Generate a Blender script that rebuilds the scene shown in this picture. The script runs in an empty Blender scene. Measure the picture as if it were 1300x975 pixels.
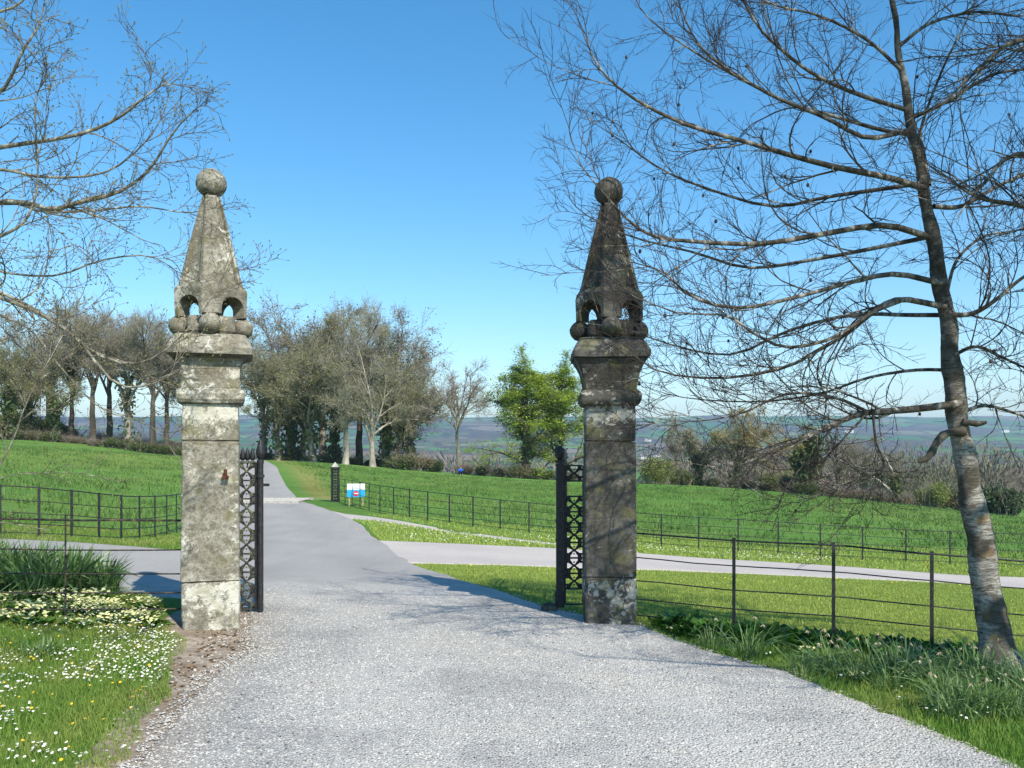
import bpy, math, random
import numpy as np
from mathutils import Vector, noise as mnoise

# ------------------------------------------------------------------ camera, light, exposure
sc = bpy.context.scene
COL = sc.collection
F, HY, CZ = 1100.0, 572.0, 1.7          # focal length in photo pixels, horizon row, eye height
cam_d = bpy.data.cameras.new('camera'); cam = bpy.data.objects.new('camera', cam_d); COL.objects.link(cam)
cam.location = (0, 0, CZ); cam.rotation_euler = (math.radians(90), 0, 0)
cam_d.sensor_width = 36; cam_d.lens = 36 * F / 1300; cam_d.shift_y = (HY - 487.5) / 1300
cam_d.clip_start = 0.05; cam_d.clip_end = 20000
sc.camera = cam

SUN_EL, SUN_AZ = math.radians(44), math.radians(150)      # azimuth clockwise from +Y
world = bpy.data.worlds.new('World'); sc.world = world; world.use_nodes = True
wn = world.node_tree; wn.nodes.clear()
sky = wn.nodes.new('ShaderNodeTexSky'); sky.sky_type = 'NISHITA'; sky.sun_disc = False
sky.sun_elevation = SUN_EL; sky.sun_rotation = SUN_AZ
sky.air_density = 1.0; sky.dust_density = 0.1; sky.ozone_density = 1.6; sky.altitude = 100
bg = wn.nodes.new('ShaderNodeBackground'); bg.inputs['Strength'].default_value = 0.145
wo = wn.nodes.new('ShaderNodeOutputWorld')
hs = wn.nodes.new('ShaderNodeHueSaturation'); hs.inputs['Hue'].default_value = .493; hs.inputs['Saturation'].default_value = 1.38; hs.inputs['Value'].default_value = 1.0
wn.links.new(sky.outputs[0], hs.inputs['Color']); wn.links.new(hs.outputs[0], bg.inputs['Color']); wn.links.new(bg.outputs[0], wo.inputs['Surface'])
sd = bpy.data.lights.new('sun', 'SUN'); sd.energy = 4.5; sd.angle = math.radians(0.5); sd.color = (1.0, 0.925, 0.79)
sun = bpy.data.objects.new('sun', sd); COL.objects.link(sun)
SV = Vector((math.sin(SUN_AZ) * math.cos(SUN_EL), math.cos(SUN_AZ) * math.cos(SUN_EL), math.sin(SUN_EL)))
sun.rotation_euler = SV.to_track_quat('Z', 'Y').to_euler()
sc.view_settings.view_transform = 'Standard'; sc.view_settings.look = 'None'
sc.view_settings.exposure = 0.53; sc.view_settings.gamma = 1.0; sc.view_settings.use_curve_mapping = False

rng = np.random.default_rng(7)
random.seed(7)
PI = math.pi

def PX(px, py, Y):
    return np.array([(px - 650) / F * Y, Y, CZ - (py - HY) / F * Y])

# ------------------------------------------------------------------ terrain height
CP = []
def cp(px, py, Y): CP.append(tuple(PX(px, py, Y)))
for X, Y, z in [(-2.8,8.1,0),(1.0,8.4,0),(0,6,0),(0,4,0),(-2.5,6,0),(-2.2,4,0),(2.3,6,0),(2.7,4,0),(0,0,0),(-8,0,.1),(8,0,-.1),(0,-20,0),(-25,-20,.5),(25,-20,-1),
                (3,8,-.1),(3.9,7.75,-.16),(4.6,7.5,-.2),(4,6,-.03),(8,7.5,-.45),(14,8,-.9),(-4,8.2,.1),(-5.3,8.2,.14),(-8,8.5,.2),(-5,6,.04),(-4.5,10,.05),(-6.5,10,.14),
                (-3,11,-.03),(-4.6,12,-.08),(0,10.6,-.06),(-.9,12.6,-.15),(-1.85,15.7,-.35),(-3.2,20.6,-.45),(-4.2,25,-.48),(-5.6,28.8,-.45),(-8.4,35,-.4),(-11.8,35,-.3),
                (-6,15.3,-.06),(-8,16,.05),(-7,18,-.15),(-12,16,.2),(-18,16,.45),(3,12,-.35),(7,12,-.6),(12,12,-.95),(-17,30,.45),(-30,30,1.0),(-30,60,1.55),
                (-15,50,.12),(-13.2,50,-.03),(-26,85,.75),(-24.3,85,.7),(28,22,-2.3),(45,45,-4.3),(35,8,-2),(-35,8,1.8),(70,90,-7.5),(-80,95,4.0),(60,60,-6)]:
    CP.append((X, Y, z))
cp(0,682,15.9); cp(154,689,17.7); cp(224,684,19.4)
cp(438,640,33.7); cp(468,649,30.3); cp(671,677,26.8); cp(840,695,25.5); cp(1041,708,25); cp(1206,718,24.4)
cp(810,720,18); cp(810,703,22.3); cp(1235,742,18.5); cp(1235,733,22); cp(1300,720,24.5)
for px, py in [(-150,548),(0,557),(100,563),(225,579),(335,584),(420,588),(500,595),(590,602),(720,610),(812,613),(940,620),(1100,635),(1300,656),(1450,668)]:
    cp(px, py, 100); cp(px, (py*0.8+0.2*(640 if px<400 else 700)), 55)
CPA = np.array(CP)
def _phi(r2): return 0.5 * r2 * np.log(r2 + 1e-9)
def _warp(x, y):      # compress distance so that near and far points weigh alike
    return np.arcsinh(x / 12.0) * 12, np.arcsinh((y) / 12.0) * 12
_cx, _cy = _warp(CPA[:,0], CPA[:,1]); _n = len(CPA)
_K = _phi((_cx[:,None]-_cx)**2 + (_cy[:,None]-_cy)**2) + np.eye(_n) * 0.15
_Pm = np.c_[np.ones(_n), _cx, _cy]
_A = np.block([[_K, _Pm], [_Pm.T, np.zeros((3,3))]])
_W = np.linalg.solve(_A, np.r_[CPA[:,2], 0, 0, 0])
def _ns(x, y, s, seed=0.0):
    return (np.sin(x*s+seed)*np.cos(y*s*1.13-seed*2) + .5*np.sin(x*s*2.3+y*s*1.7+seed*3) + .25*np.cos(x*s*4.1-y*s*3.7+seed))/1.75
def h(x, y):
    x = np.asarray(x, float); y = np.asarray(y, float); x, y = np.broadcast_arrays(x, y)
    sh = x.shape; x = x.ravel(); y = y.ravel()
    out = np.empty(len(x))
    for i in range(0, len(x), 20000):
        xs, ys = x[i:i+20000], y[i:i+20000]
        xc = np.clip(xs, -85, 85); yc = np.clip(ys, -25, 101)
        wx, wy = _warp(xc, yc)
        z = _phi((wx[:,None]-_cx)**2 + (wy[:,None]-_cy)**2) @ _W[:_n] + _W[_n] + _W[_n+1]*wx + _W[_n+2]*wy
        z = z - np.clip(ys-101, 0, 60)*.05
        a = np.clip((xs/np.maximum(ys,1)*F - 0)/220, -1, 1)*.5+.5       # 0 on the left of the valley, 1 on the right
        f = np.interp(ys, [100,160,200,300,420,800,1500,2500,3300,4000,5500,9000],
                          [0,-5,-4.5,-4.5,-5.5,-13,-4,42,100,158,185,185])
        g = np.interp(ys, [100,160,200,300,420,800,1500,2500,3300,4000,5500,9000],
                          [0,-11,-13,-17,-22,-26,-8,38,95,158,185,185])
        f = f*(1-a)+g*a
        f = f + np.interp(ys, [150,800,1500,4000,6000],[0,1.5,6,14,20])*_ns(xs, ys, 1/420., 1.3) + np.interp(ys,[150,1500,4000],[0,3,6])*_ns(xs, ys, 1/130., 4.)
        t = np.clip((ys-103)/55, 0, 1); t = t*t*(3-2*t)
        z = z*(1-t)+f*t
        out[i:i+20000] = z
    return out.reshape(sh)
def h1(x, y): return float(h(np.array([x]), np.array([y]))[0])

# ------------------------------------------------------------------ node helpers
class NT:
    def __init__(s, m): s.t = m.node_tree; s.n = s.t.nodes; s.l = s.t.links
    def node(s, typ, **kw):
        n = s.n.new(typ)
        for k, v in kw.items(): setattr(n, k, v)
        return n
    def set(s, n, key, v):
        if hasattr(v, 'is_output') or isinstance(v, bpy.types.NodeSocket): s.l.new(v, n.inputs[key])
        else: n.inputs[key].default_value = v
    def noise(s, vec, scale, detail=4, rough=.55, dist=0):
        n = s.node('ShaderNodeTexNoise'); s.l.new(vec, n.inputs['Vector'])
        n.inputs['Scale'].default_value = scale; n.inputs['Detail'].default_value = detail
        n.inputs['Roughness'].default_value = rough; n.inputs['Distortion'].default_value = dist
        return n.outputs[0]
    def vor(s, vec, scale, out='Distance', feature='F1', rand=1.0):
        n = s.node('ShaderNodeTexVoronoi', feature=feature); s.l.new(vec, n.inputs['Vector'])
        n.inputs['Scale'].default_value = scale; n.inputs['Randomness'].default_value = rand
        return n.outputs[out]
    def ramp(s, fac, stops, interp='LINEAR'):
        n = s.node('ShaderNodeValToRGB'); s.l.new(fac, n.inputs[0]); r = n.color_ramp; r.interpolation = interp
        while len(r.elements) > 1: r.elements.remove(r.elements[-1])
        for i, (p, c) in enumerate(stops):
            e = r.elements[0] if i == 0 else r.elements.new(p)
            e.position = p; e.color = (c if len(c) == 4 else (*c, 1)) if not isinstance(c, (int, float)) else (c, c, c, 1)
        return n.outputs[0]
    def mix(s, fac, a, b, bt='MIX'):
        n = s.node('ShaderNodeMix', data_type='RGBA', blend_type=bt)
        for k, v in ((0, fac), (6, a), (7, b)):
            if isinstance(v, bpy.types.NodeSocket): s.l.new(v, n.inputs[k])
            else: n.inputs[k].default_value = v if k == 0 else (*v, 1)
        return n.outputs[2]
    def math(s, op, a, b=0.0, clamp=False):
        n = s.node('ShaderNodeMath', operation=op, use_clamp=clamp)
        for k, v in ((0, a), (1, b)):
            if isinstance(v, bpy.types.NodeSocket): s.l.new(v, n.inputs[k])
            else: n.inputs[k].default_value = v
        return n.outputs[0]
    def mapr(s, v, a, b, c=0.0, d=1.0):
        n = s.node('ShaderNodeMapRange'); s.l.new(v, n.inputs[0])
        for k, q in zip((1,2,3,4), (a,b,c,d)): n.inputs[k].default_value = q
        return n.outputs[0]
    def scl(s, vec, sx, sy, sz):
        n = s.node('ShaderNodeMapping'); s.l.new(vec, n.inputs[0]); n.inputs['Scale'].default_value = (sx, sy, sz); return n.outputs[0]
    def attr(s, name, out='Fac'):
        n = s.node('ShaderNodeAttribute', attribute_name=name); return n.outputs[out]
    def bump(s, height, strength=.5, dist=.01, normal=None):
        n = s.node('ShaderNodeBump'); s.l.new(height, n.inputs['Height'])
        n.inputs['Strength'].default_value = strength; n.inputs['Distance'].default_value = dist
        if normal is not None: s.l.new(normal, n.inputs['Normal'])
        return n.outputs[0]
def material(name, fn, rough=.85, spec=.3, metal=0.0, transl=0.0):
    m = bpy.data.materials.new(name); m.use_nodes = True; t = NT(m)
    b = t.n['Principled BSDF']; b.inputs['Roughness'].default_value = rough
    b.inputs['Specular IOR Level'].default_value = spec; b.inputs['Metallic'].default_value = metal
    tc = t.node('ShaderNodeTexCoord'); g = t.node('ShaderNodeNewGeometry')
    t.obj, t.pos, t.nrm = tc.outputs['Object'], g.outputs['Position'], g.outputs['Normal']
    r = fn(t)
    c, nb = r if isinstance(r, tuple) and not isinstance(r[0], float) else (r, None)
    if isinstance(c, bpy.types.NodeSocket): t.l.new(c, b.inputs['Base Color'])
    else: b.inputs['Base Color'].default_value = (*c, 1)
    if nb is not None: t.l.new(nb, b.inputs['Normal'])
    if transl > 0:
        tr = t.node('ShaderNodeBsdfTranslucent'); ms = t.node('ShaderNodeMixShader'); ms.inputs[0].default_value = transl
        if isinstance(c, bpy.types.NodeSocket): t.l.new(c, tr.inputs[0])
        else: tr.inputs[0].default_value = (*c, 1)
        t.l.new(b.outputs[0], ms.inputs[1]); t.l.new(tr.outputs[0], ms.inputs[2])
        t.l.new(ms.outputs[0], t.n['Material Output'].inputs['Surface'])
    return m

def _stone(dark):
    def fn(t):
        v = t.obj
        n1 = t.noise(v, 3.5, 8, .65); n2 = t.noise(v, 16, 6, .7); n3 = t.noise(v, 60, 4, .7)
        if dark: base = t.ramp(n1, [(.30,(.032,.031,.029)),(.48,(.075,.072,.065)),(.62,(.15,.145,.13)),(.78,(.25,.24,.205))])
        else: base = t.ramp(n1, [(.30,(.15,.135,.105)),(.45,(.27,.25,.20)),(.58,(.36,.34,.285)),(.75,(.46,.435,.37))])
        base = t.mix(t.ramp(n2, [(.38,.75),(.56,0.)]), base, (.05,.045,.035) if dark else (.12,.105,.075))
        speck = t.ramp(n3, [(.42,1.),(.50,0.)])
        base = t.mix(t.math('MULTIPLY', speck, .35), base, (.05,.047,.04))
        # pale crusts of lichen in lobed patches, fewer on the dark pillar
        l1 = t.noise(v, 13, 10, .76, .5); l2 = t.noise(v, 2.4, 3, .5)
        sep = t.node('ShaderNodeSeparateXYZ'); t.l.new(v, sep.inputs[0]); z = sep.outputs[2]
        low = t.mapr(t.math('ABSOLUTE', t.math('SUBTRACT', z, .36)), .05, .22, .11, 0)
        mid = t.mapr(t.math('ABSOLUTE', t.math('SUBTRACT', z, 2.06)), .02, .12, .09, 0)
        lic = t.math('ADD', t.math('ADD', t.math('MULTIPLY', l1, .62), t.math('MULTIPLY', l2, .38)), t.math('ADD', low, mid))
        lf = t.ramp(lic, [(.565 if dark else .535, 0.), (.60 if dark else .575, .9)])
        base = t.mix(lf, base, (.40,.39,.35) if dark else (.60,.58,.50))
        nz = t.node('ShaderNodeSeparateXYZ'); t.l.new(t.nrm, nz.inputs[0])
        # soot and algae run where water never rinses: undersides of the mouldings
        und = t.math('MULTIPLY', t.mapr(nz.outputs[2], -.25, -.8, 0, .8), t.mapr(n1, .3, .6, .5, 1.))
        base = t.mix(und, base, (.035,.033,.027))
        mo = t.math('MULTIPLY', t.ramp(t.noise(v, 5, 5, .6), [(.52,0.),(.66,.6)]), .7)
        base = t.mix(mo, base, (.17,.16,.055))
        hh = t.math('ADD', t.math('MULTIPLY', n2, .7), t.math('MULTIPLY', n3, .35))
        hh = t.math('ADD', hh, t.math('MULTIPLY', lf, .12))
        return base, t.bump(hh, .85, .02)
    return fn
M = {}
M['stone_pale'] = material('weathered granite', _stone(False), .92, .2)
M['stone_dark'] = material('blackened shade toned granite', _stone(True), .92, .2)  # black lichened stone, colour darkened further to stand in for tree shade
def _iron(t):
    n = t.noise(t.obj, 30, 5, .6)
    return t.ramp(n, [(.4,(.012,.013,.015)),(.62,(.03,.03,.033)),(.8,(.07,.06,.05))]), t.bump(n, .4, .004)
M['iron'] = material('black painted iron', _iron, .55, .4)
def _mossiron(t):
    n = t.noise(t.obj, 22, 5, .6)
    return t.ramp(n, [(.40,(.02,.021,.02)),(.52,(.06,.06,.045)),(.62,(.16,.16,.09)),(.75,(.06,.06,.05))]), t.bump(n, .5, .004)
M['mossy_iron'] = material('lichened iron', _mossiron, .75, .3)
def _rail(t):
    n = t.noise(t.obj, 14, 4, .6)
    return t.ramp(n, [(.45,(.02,.02,.022)),(.58,(.07,.055,.035)),(.72,(.20,.15,.08))])
M['rusty_rail'] = material('weathered rail', _rail, .7, .3)
M['rust'] = material('rust', lambda t: t.ramp(t.noise(t.obj, 60, 4), [(.35,(.06,.025,.015)),(.6,(.12,.05,.028))]), .9, .2)
def _bark(c1, c2, c3, s=8):
    def fn(t):
        n = t.noise(t.scl(t.obj, 1, 1, .35), s, 6, .65); n2 = t.noise(t.obj, s*2.6, 5, .65)
        c = t.ramp(n, [(.35, c1), (.52, c2), (.68, c3)])
        return c, t.bump(n2, .7, .02)
    return fn
M['bark_far'] = material('grey bark', _bark((.14,.12,.095),(.29,.26,.21),(.48,.44,.37), 1.2), .9, .2)
M['bark_pale'] = material('pale bark', _bark((.16,.14,.11),(.34,.31,.25),(.55,.50,.42), 1.2), .9, .2)
M['bark_dark'] = material('dark bark', _bark((.045,.038,.03),(.09,.075,.055),(.17,.15,.11), 1.5), .9, .2)
def _birch(t):
    v = t.obj
    st = t.noise(t.scl(v, 4.5, 4.5, 19), 1.5, 10, .76, 1.7); pt = t.noise(v, 2.6, 5, .6)
    c = t.ramp(st, [(.36,(.045,.038,.03)),(.44,(.17,.15,.12)),(.52,(.36,.34,.30)),(.64,(.58,.56,.51))])
    c = t.mix(t.ramp(pt, [(.44,.85),(.53,0.)]), c, (.075,.06,.042))
    c = t.mix(t.ramp(t.noise(v, 6, 5, .6), [(.58,0.),(.68,.7)]), c, (.24,.15,.055))
    sep = t.node('ShaderNodeSeparateXYZ'); t.l.new(v, sep.inputs[0])
    up = t.mapr(sep.outputs[2], 1.7, 2.6, 0, .82)
    c = t.mix(up, c, t.ramp(t.noise(v, 9, 6, .65), [(.4,(.035,.03,.024)),(.55,(.09,.078,.06)),(.68,(.30,.28,.24))]))
    return c, t.bump(t.math('ADD', st, t.math('MULTIPLY', pt, .6)), .9, .03)
M['birch'] = material('banded silver bark', _birch, .85, .25)
M['limb'] = material('lichened limb', _bark((.035,.03,.024),(.10,.088,.072),(.42,.40,.35), 11), .9, .2)
M['limb_pale'] = material('pale lichened limb', _bark((.10,.085,.065),(.22,.20,.155),(.48,.46,.38), 16), .9, .2)
M['twig'] = material('purple brown twig', lambda t: t.ramp(t.noise(t.obj, 3, 3), [(.4,(.022,.017,.015)),(.65,(.075,.056,.048))]), .8, .3)
M['twig_l'] = material('grey brown twig', lambda t: t.ramp(t.noise(t.obj, 3, 3), [(.4,(.06,.045,.034)),(.65,(.22,.19,.14))]), .8, .3)
def leafmat(name, a, b, c=None, scale=.5, transl=.35, rough=.6):
    def fn(t):
        r = t.attr('rnd'); n = t.noise(t.pos, scale, 4)
        col = t.mix(r, a, b)
        if c is not None: col = t.mix(t.ramp(n, [(.42,0.),(.62,1.)]), col, c)
        return col
    return material(name, fn, rough, .3, 0, transl)
M['fartwig_grey'] = leafmat('grey twigs', (.20,.18,.155), (.40,.365,.31), (.30,.28,.20), .12, 0, .9)
M['fartwig_olive'] = leafmat('olive twigs', (.17,.165,.105), (.32,.305,.20), (.26,.23,.16), .12, 0, .9)
M['fartwig_brown'] = leafmat('brown twigs', (.17,.14,.115), (.34,.285,.235), None, .12, 0, .9)
M['bud_olive'] = leafmat('opening olive buds', (.18,.18,.07), (.32,.31,.13), None, .2, .3)
M['bud_gold'] = leafmat('golden buds', (.30,.22,.04), (.42,.33,.08), None, .2, .3)
M['lime_leaf'] = leafmat('fresh lime leaves', (.30,.42,.03), (.55,.66,.08), (.20,.30,.03), .35, .45)
M['ivy'] = leafmat('dark ivy leaves', (.03,.055,.018), (.085,.13,.04), None, .4, .15, .45)
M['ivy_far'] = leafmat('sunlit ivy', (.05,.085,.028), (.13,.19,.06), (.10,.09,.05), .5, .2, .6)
M['hedge_leaf'] = leafmat('hedge leaves', (.045,.085,.02), (.12,.17,.04), (.16,.14,.07), .25, .25)
M['bush_yellow'] = leafmat('yellow green leaves', (.15,.19,.04), (.29,.32,.08), None, .3, .35)
M['bush_brown'] = leafmat('dry scrub stems', (.15,.115,.08), (.28,.22,.15), (.10,.12,.045), .3, .1, .9)
M['wood_far'] = leafmat('bare valley woodland', (.15,.115,.10), (.29,.23,.20), (.13,.13,.07), .02, 0, .95)

def _ground(t):
    p = t.pos; mow = t.attr('mow'); dry = t.attr('dry')
    big = t.noise(p, .10, 5, .6); mid = t.noise(t.scl(p, .6, 1.6, 1), 1.3, 6, .7); fine = t.noise(t.scl(p, 1, 2.2, 1), 9, 5, .75)
    mixv = t.math('ADD', t.math('MULTIPLY', mid, .31), t.math('ADD', t.math('MULTIPLY', big, .42), t.math('MULTIPLY', fine, .27)))
    f = t.ramp(mixv, [(.34,(.055,.13,.026)),(.44,(.098,.215,.040)),(.53,(.14,.285,.056)),(.66,(.20,.35,.08))])
    m = t.ramp(mixv, [(.38,(.14,.185,.03)),(.50,(.24,.30,.055)),(.62,(.34,.38,.09))])
    d = t.ramp(mixv, [(.38,(.19,.17,.045)),(.5,(.33,.29,.09)),(.62,(.42,.37,.15))])
    c = t.mix(mow, f, m); c = t.mix(dry, c, d)
    c = t.mix(t.math('MULTIPLY', t.ramp(t.noise(p, .045, 5, .65), [(.46,0.),(.60,.55)]), t.math('SUBTRACT', 1.0, mow)), c, (.235,.30,.075))
    soil = t.attr('soil'); c = t.mix(soil, c, t.ramp(fine, [(.4,(.07,.05,.03)),(.6,(.20,.155,.10))]))
    # farmland beyond the crest: patchwork of fields, hedges and woods
    pw = t.node('ShaderNodeVectorMath', operation='MULTIPLY'); t.l.new(p, pw.inputs[0]); pw.inputs[1].default_value = (1, .62, 0)
    wob = t.node('ShaderNodeVectorMath', operation='ADD'); t.l.new(pw.outputs[0], wob.inputs[0])
    nn = t.node('ShaderNodeTexNoise'); t.l.new(p, nn.inputs['Vector']); nn.inputs['Scale'].default_value = .004
    sc_ = t.node('ShaderNodeVectorMath', operation='SCALE'); t.l.new(nn.outputs['Color'], sc_.inputs[0]); sc_.inputs['Scale'].default_value = 130
    t.l.new(sc_.outputs[0], wob.inputs[1]); q = wob.outputs[0]
    cell = t.node('ShaderNodeSeparateColor'); t.l.new(t.vor(q, .0065, 'Color'), cell.inputs[0])
    fld = t.ramp(cell.outputs[0], [(0,(.055,.17,.035)),(.22,(.10,.24,.05)),(.42,(.16,.30,.08)),(.55,(.13,.12,.07)),(.66,(.24,.19,.13)),(.76,(.075,.19,.04)),(.9,(.20,.24,.10))], 'CONSTANT')
    edge = t.vor(q, .0065, 'Distance', 'DISTANCE_TO_EDGE')
    hed = t.math('MULTIPLY', t.ramp(edge, [(.035,1.),(.065,0.)]), t.ramp(t.noise(p, .03, 3), [(.35,.25),(.5,1.)]))
    fld = t.mix(hed, fld, (.04,.045,.028))
    wd = t.noise(p, .0024, 6, .62); wmask = t.ramp(wd, [(.50,0.),(.53,1.)])
    wcol = t.ramp(t.noise(p, .05, 5, .7), [(.38,(.035,.035,.022)),(.52,(.10,.082,.062)),(.65,(.17,.14,.11))])
    fld = t.mix(wmask, fld, wcol)
    sep = t.node('ShaderNodeSeparateXYZ'); t.l.new(p, sep.inputs[0])
    c = t.mix(t.mapr(sep.outputs[1], 112, 135), c, fld)
    hb = t.math('ADD', t.math('MULTIPLY', mid, 1.0), t.math('MULTIPLY', fine, .5))
    return c, t.bump(hb, .9, .22)
M['ground'] = material('pasture and farmland', _ground, .95, .08)

def _drive(t):
    p = t.pos
    sep = t.node('ShaderNodeSeparateXYZ'); t.l.new(p, sep.inputs[0])
    # loose angular chippings
    v1 = t.node('ShaderNodeTexVoronoi'); t.l.new(p, v1.inputs['Vector']); v1.inputs['Scale'].default_value = 62
    v2 = t.node('ShaderNodeTexVoronoi'); t.l.new(p, v2.inputs['Vector']); v2.inputs['Scale'].default_value = 140
    c1 = t.node('ShaderNodeSeparateColor'); t.l.new(v1.outputs['Color'], c1.inputs[0])
    c2 = t.node('ShaderNodeSeparateColor'); t.l.new(v2.outputs['Color'], c2.inputs[0])
    rnd = t.math('ADD', t.math('MULTIPLY', c1.outputs[0], .6), t.math('MULTIPLY', c2.outputs[1], .4))
    gr = t.ramp(rnd, [(.05,(.15,.145,.14)),(.14,(.40,.385,.36)),(.5,(.52,.50,.47)),(.8,(.57,.55,.51)),(.95,(.63,.61,.57))])
    big = t.noise(p, .9, 5, .6); tint = t.ramp(big, [(.33,(.70,.70,.71)),(.5,(.95,.95,.94)),(.68,(1.0,.98,.94))])
    gr = t.mix(1.0, gr, tint, 'MULTIPLY'); gr = t.mix(t.math('MULTIPLY', t.attr('loose'), .30), gr, (.185,.183,.18))
    gr = t.mix(t.ramp(t.noise(p, 7, 6, .8), [(.60,0.),(.68,.35)]), gr, (.13,.12,.11))
    gap = t.ramp(v1.outputs['Distance'], [(.55,0.),(.9,.4)])
    gr = t.mix(gap, gr, (.075,.072,.07))
    # rolled tarmac with ground-in chippings
    fn_ = t.noise(p, 55, 5, .75); pt = t.noise(p, .45, 5, .6); stv = t.noise(t.scl(p, 1.6, .16, 1), 1.4, 4, .6)
    ta = t.ramp(fn_, [(.3,(.24,.225,.205)),(.5,(.345,.325,.30)),(.7,(.45,.425,.39))])
    ta = t.mix(t.ramp(t.math('ADD', t.math('MULTIPLY', pt, .5), t.math('MULTIPLY', stv, .5)), [(.38,.55),(.56,0.)]), ta, (.26,.245,.23))
    wob = t.math('ADD', sep.outputs[1], t.math('MULTIPLY', t.noise(p, .8, 6, .7), -5.0))
    trk = t.math('MULTIPLY', t.attr('track'), t.mapr(t.noise(t.scl(p, 1.5, .25, 1), 1.2, 4, .6), .35, .6, .2, 1.))
    gr = t.mix(t.math('MULTIPLY', trk, .35), gr, t.mix(fn_, (.46,.44,.41), (.68,.655,.61)))
    ta = t.mix(t.math('MULTIPLY', trk, .55), ta, t.mix(fn_, (.20,.19,.18), (.33,.315,.295)))
    f = t.mapr(wob, 8.0, 9.6)
    c = t.mix(f, gr, ta)
    dust = t.attr('dust'); c = t.mix(t.math('MULTIPLY', dust, t.mapr(t.noise(p, 3, 5, .65), .35, .6, .45, 1)), c, (.34,.29,.235))
    hh = t.math('MULTIPLY', t.math('SUBTRACT', 1.0, f), t.math('SUBTRACT', t.math('MULTIPLY', c1.outputs[2], .6), v1.outputs['Distance']))
    hh = t.math('ADD', hh, t.math('MULTIPLY', fn_, .15))
    return c, t.bump(hh, 1.0, .012)
M['drive'] = material('chippings on tarmac', _drive, .9, .15)
def _lane(t):
    p = t.pos; a = t.noise(p, 40, 5, .75); b = t.noise(p, .5, 5, .6)
    c = t.ramp(a, [(.3,(.37,.325,.29)),(.5,(.50,.445,.40)),(.7,(.60,.54,.485))])
    return t.mix(t.ramp(b, [(.38,.5),(.58,0.)]), c, (.38,.345,.32)), t.bump(a, .5, .008)
M['lane'] = material('pale lane surface', _lane, .9, .15)
def _dirt(t):
    p = t.pos; a = t.noise(p, 18, 6, .75); b = t.noise(p, 1.6, 5, .6)
    c = t.ramp(a, [(.3,(.16,.12,.085)),(.48,(.34,.275,.21)),(.62,(.47,.40,.32)),(.75,(.55,.49,.41))])
    return t.mix(t.ramp(b, [(.42,.7),(.56,0.)]), c, (.20,.155,.11)), t.bump(a, .8, .02)
M['dirt'] = material('trodden earth', _dirt, .95, .1)
M['grass'] = leafmat('grass blades', (.10,.205,.03), (.22,.36,.06), (.28,.33,.08), .8, .35, .55)
M['grass_field'] = leafmat('pasture blades', (.11,.22,.035), (.22,.36,.065), (.28,.34,.09), .06, .35, .6)
M['tussock'] = leafmat('coarse grass', (.065,.14,.028), (.14,.235,.055), None, .8, .2, .6)
M['grass_dry'] = leafmat('mown grass blades', (.25,.34,.05), (.46,.55,.14), None, .8, .35, .55)
M['strap'] = leafmat('strap leaves', (.07,.14,.04), (.23,.33,.14), (.13,.23,.06), 3, .3, .38)
M['broad'] = leafmat('glossy broad leaves', (.02,.06,.010), (.08,.19,.022), None, 3, .2, .35)
M['white_petal'] = material('white petals', lambda t: (.82,.82,.80), .6, .2)
M['yellow_eye'] = material('yellow florets', lambda t: (.75,.50,.03), .6, .2)
M['prim_petal'] = material('pale primrose petals', lambda t: t.mix(t.attr('rnd'), (.72,.70,.28), (.84,.82,.48)), .6, .2, 0, .2)
M['withered'] = leafmat('withered petals', (.42,.32,.19), (.66,.56,.40), None, 3, .2, .8)
def _pebble(t):
    tint = t.ramp(t.noise(t.pos, .9, 5, .6), [(.33,(.70,.70,.71)),(.5,(.95,.95,.94)),(.68,(1.0,.98,.94))])
    return t.mix(1.0, tint, t.ramp(t.attr('rnd'), [(0,(.06,.058,.055)),(.12,(.33,.32,.30)),(.5,(.50,.48,.45)),(.8,(.54,.52,.49)),(1,(.61,.59,.56))]), 'MULTIPLY')
M['pebble'] = material('grey chippings', _pebble, .85, .2)
M['deadleaf'] = leafmat('brown fallen leaves', (.12,.07,.04), (.30,.21,.13), None, 3, .1, .8)
M['board_white'] = material('white sign paint', lambda t: (.80,.80,.79), .4, .4)
M['board_blue'] = material('sky blue sign paint', lambda t: (.02,.36,.72), .4, .4)
M['sign_red'] = material('red sign paint', lambda t: (.62,.02,.03), .4, .4)
M['post_wood'] = material('pale timber', _bark((.25,.18,.10),(.36,.27,.16),(.45,.35,.22), 12), .85, .2)
M['concrete'] = material('concrete', lambda t: t.ramp(t.noise(t.obj, 12, 5), [(.35,(.30,.28,.25)),(.65,(.50,.47,.43))]), .9, .2)
M['render'] = material('white rendered wall', lambda t: (.78,.76,.72), .8, .2)
M['slate'] = material('slate roof', lambda t: t.ramp(t.noise(t.obj, 1.2, 3), [(.4,(.09,.09,.10)),(.6,(.15,.15,.16))]), .6, .3)
M['glass_dark'] = material('window glass', lambda t: (.02,.025,.03), .1, .6)
M['skin'] = material('skin', lambda t: (.55,.34,.25), .6, .3)
M['hair'] = material('brown hair', lambda t: (.07,.04,.025), .7, .3)
M['blue_cloth'] = material('bright blue cloth', lambda t: (.02,.16,.75), .8, .2)
M['navy_cloth'] = material('navy cloth', lambda t: (.012,.014,.03), .8, .2)

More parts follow.
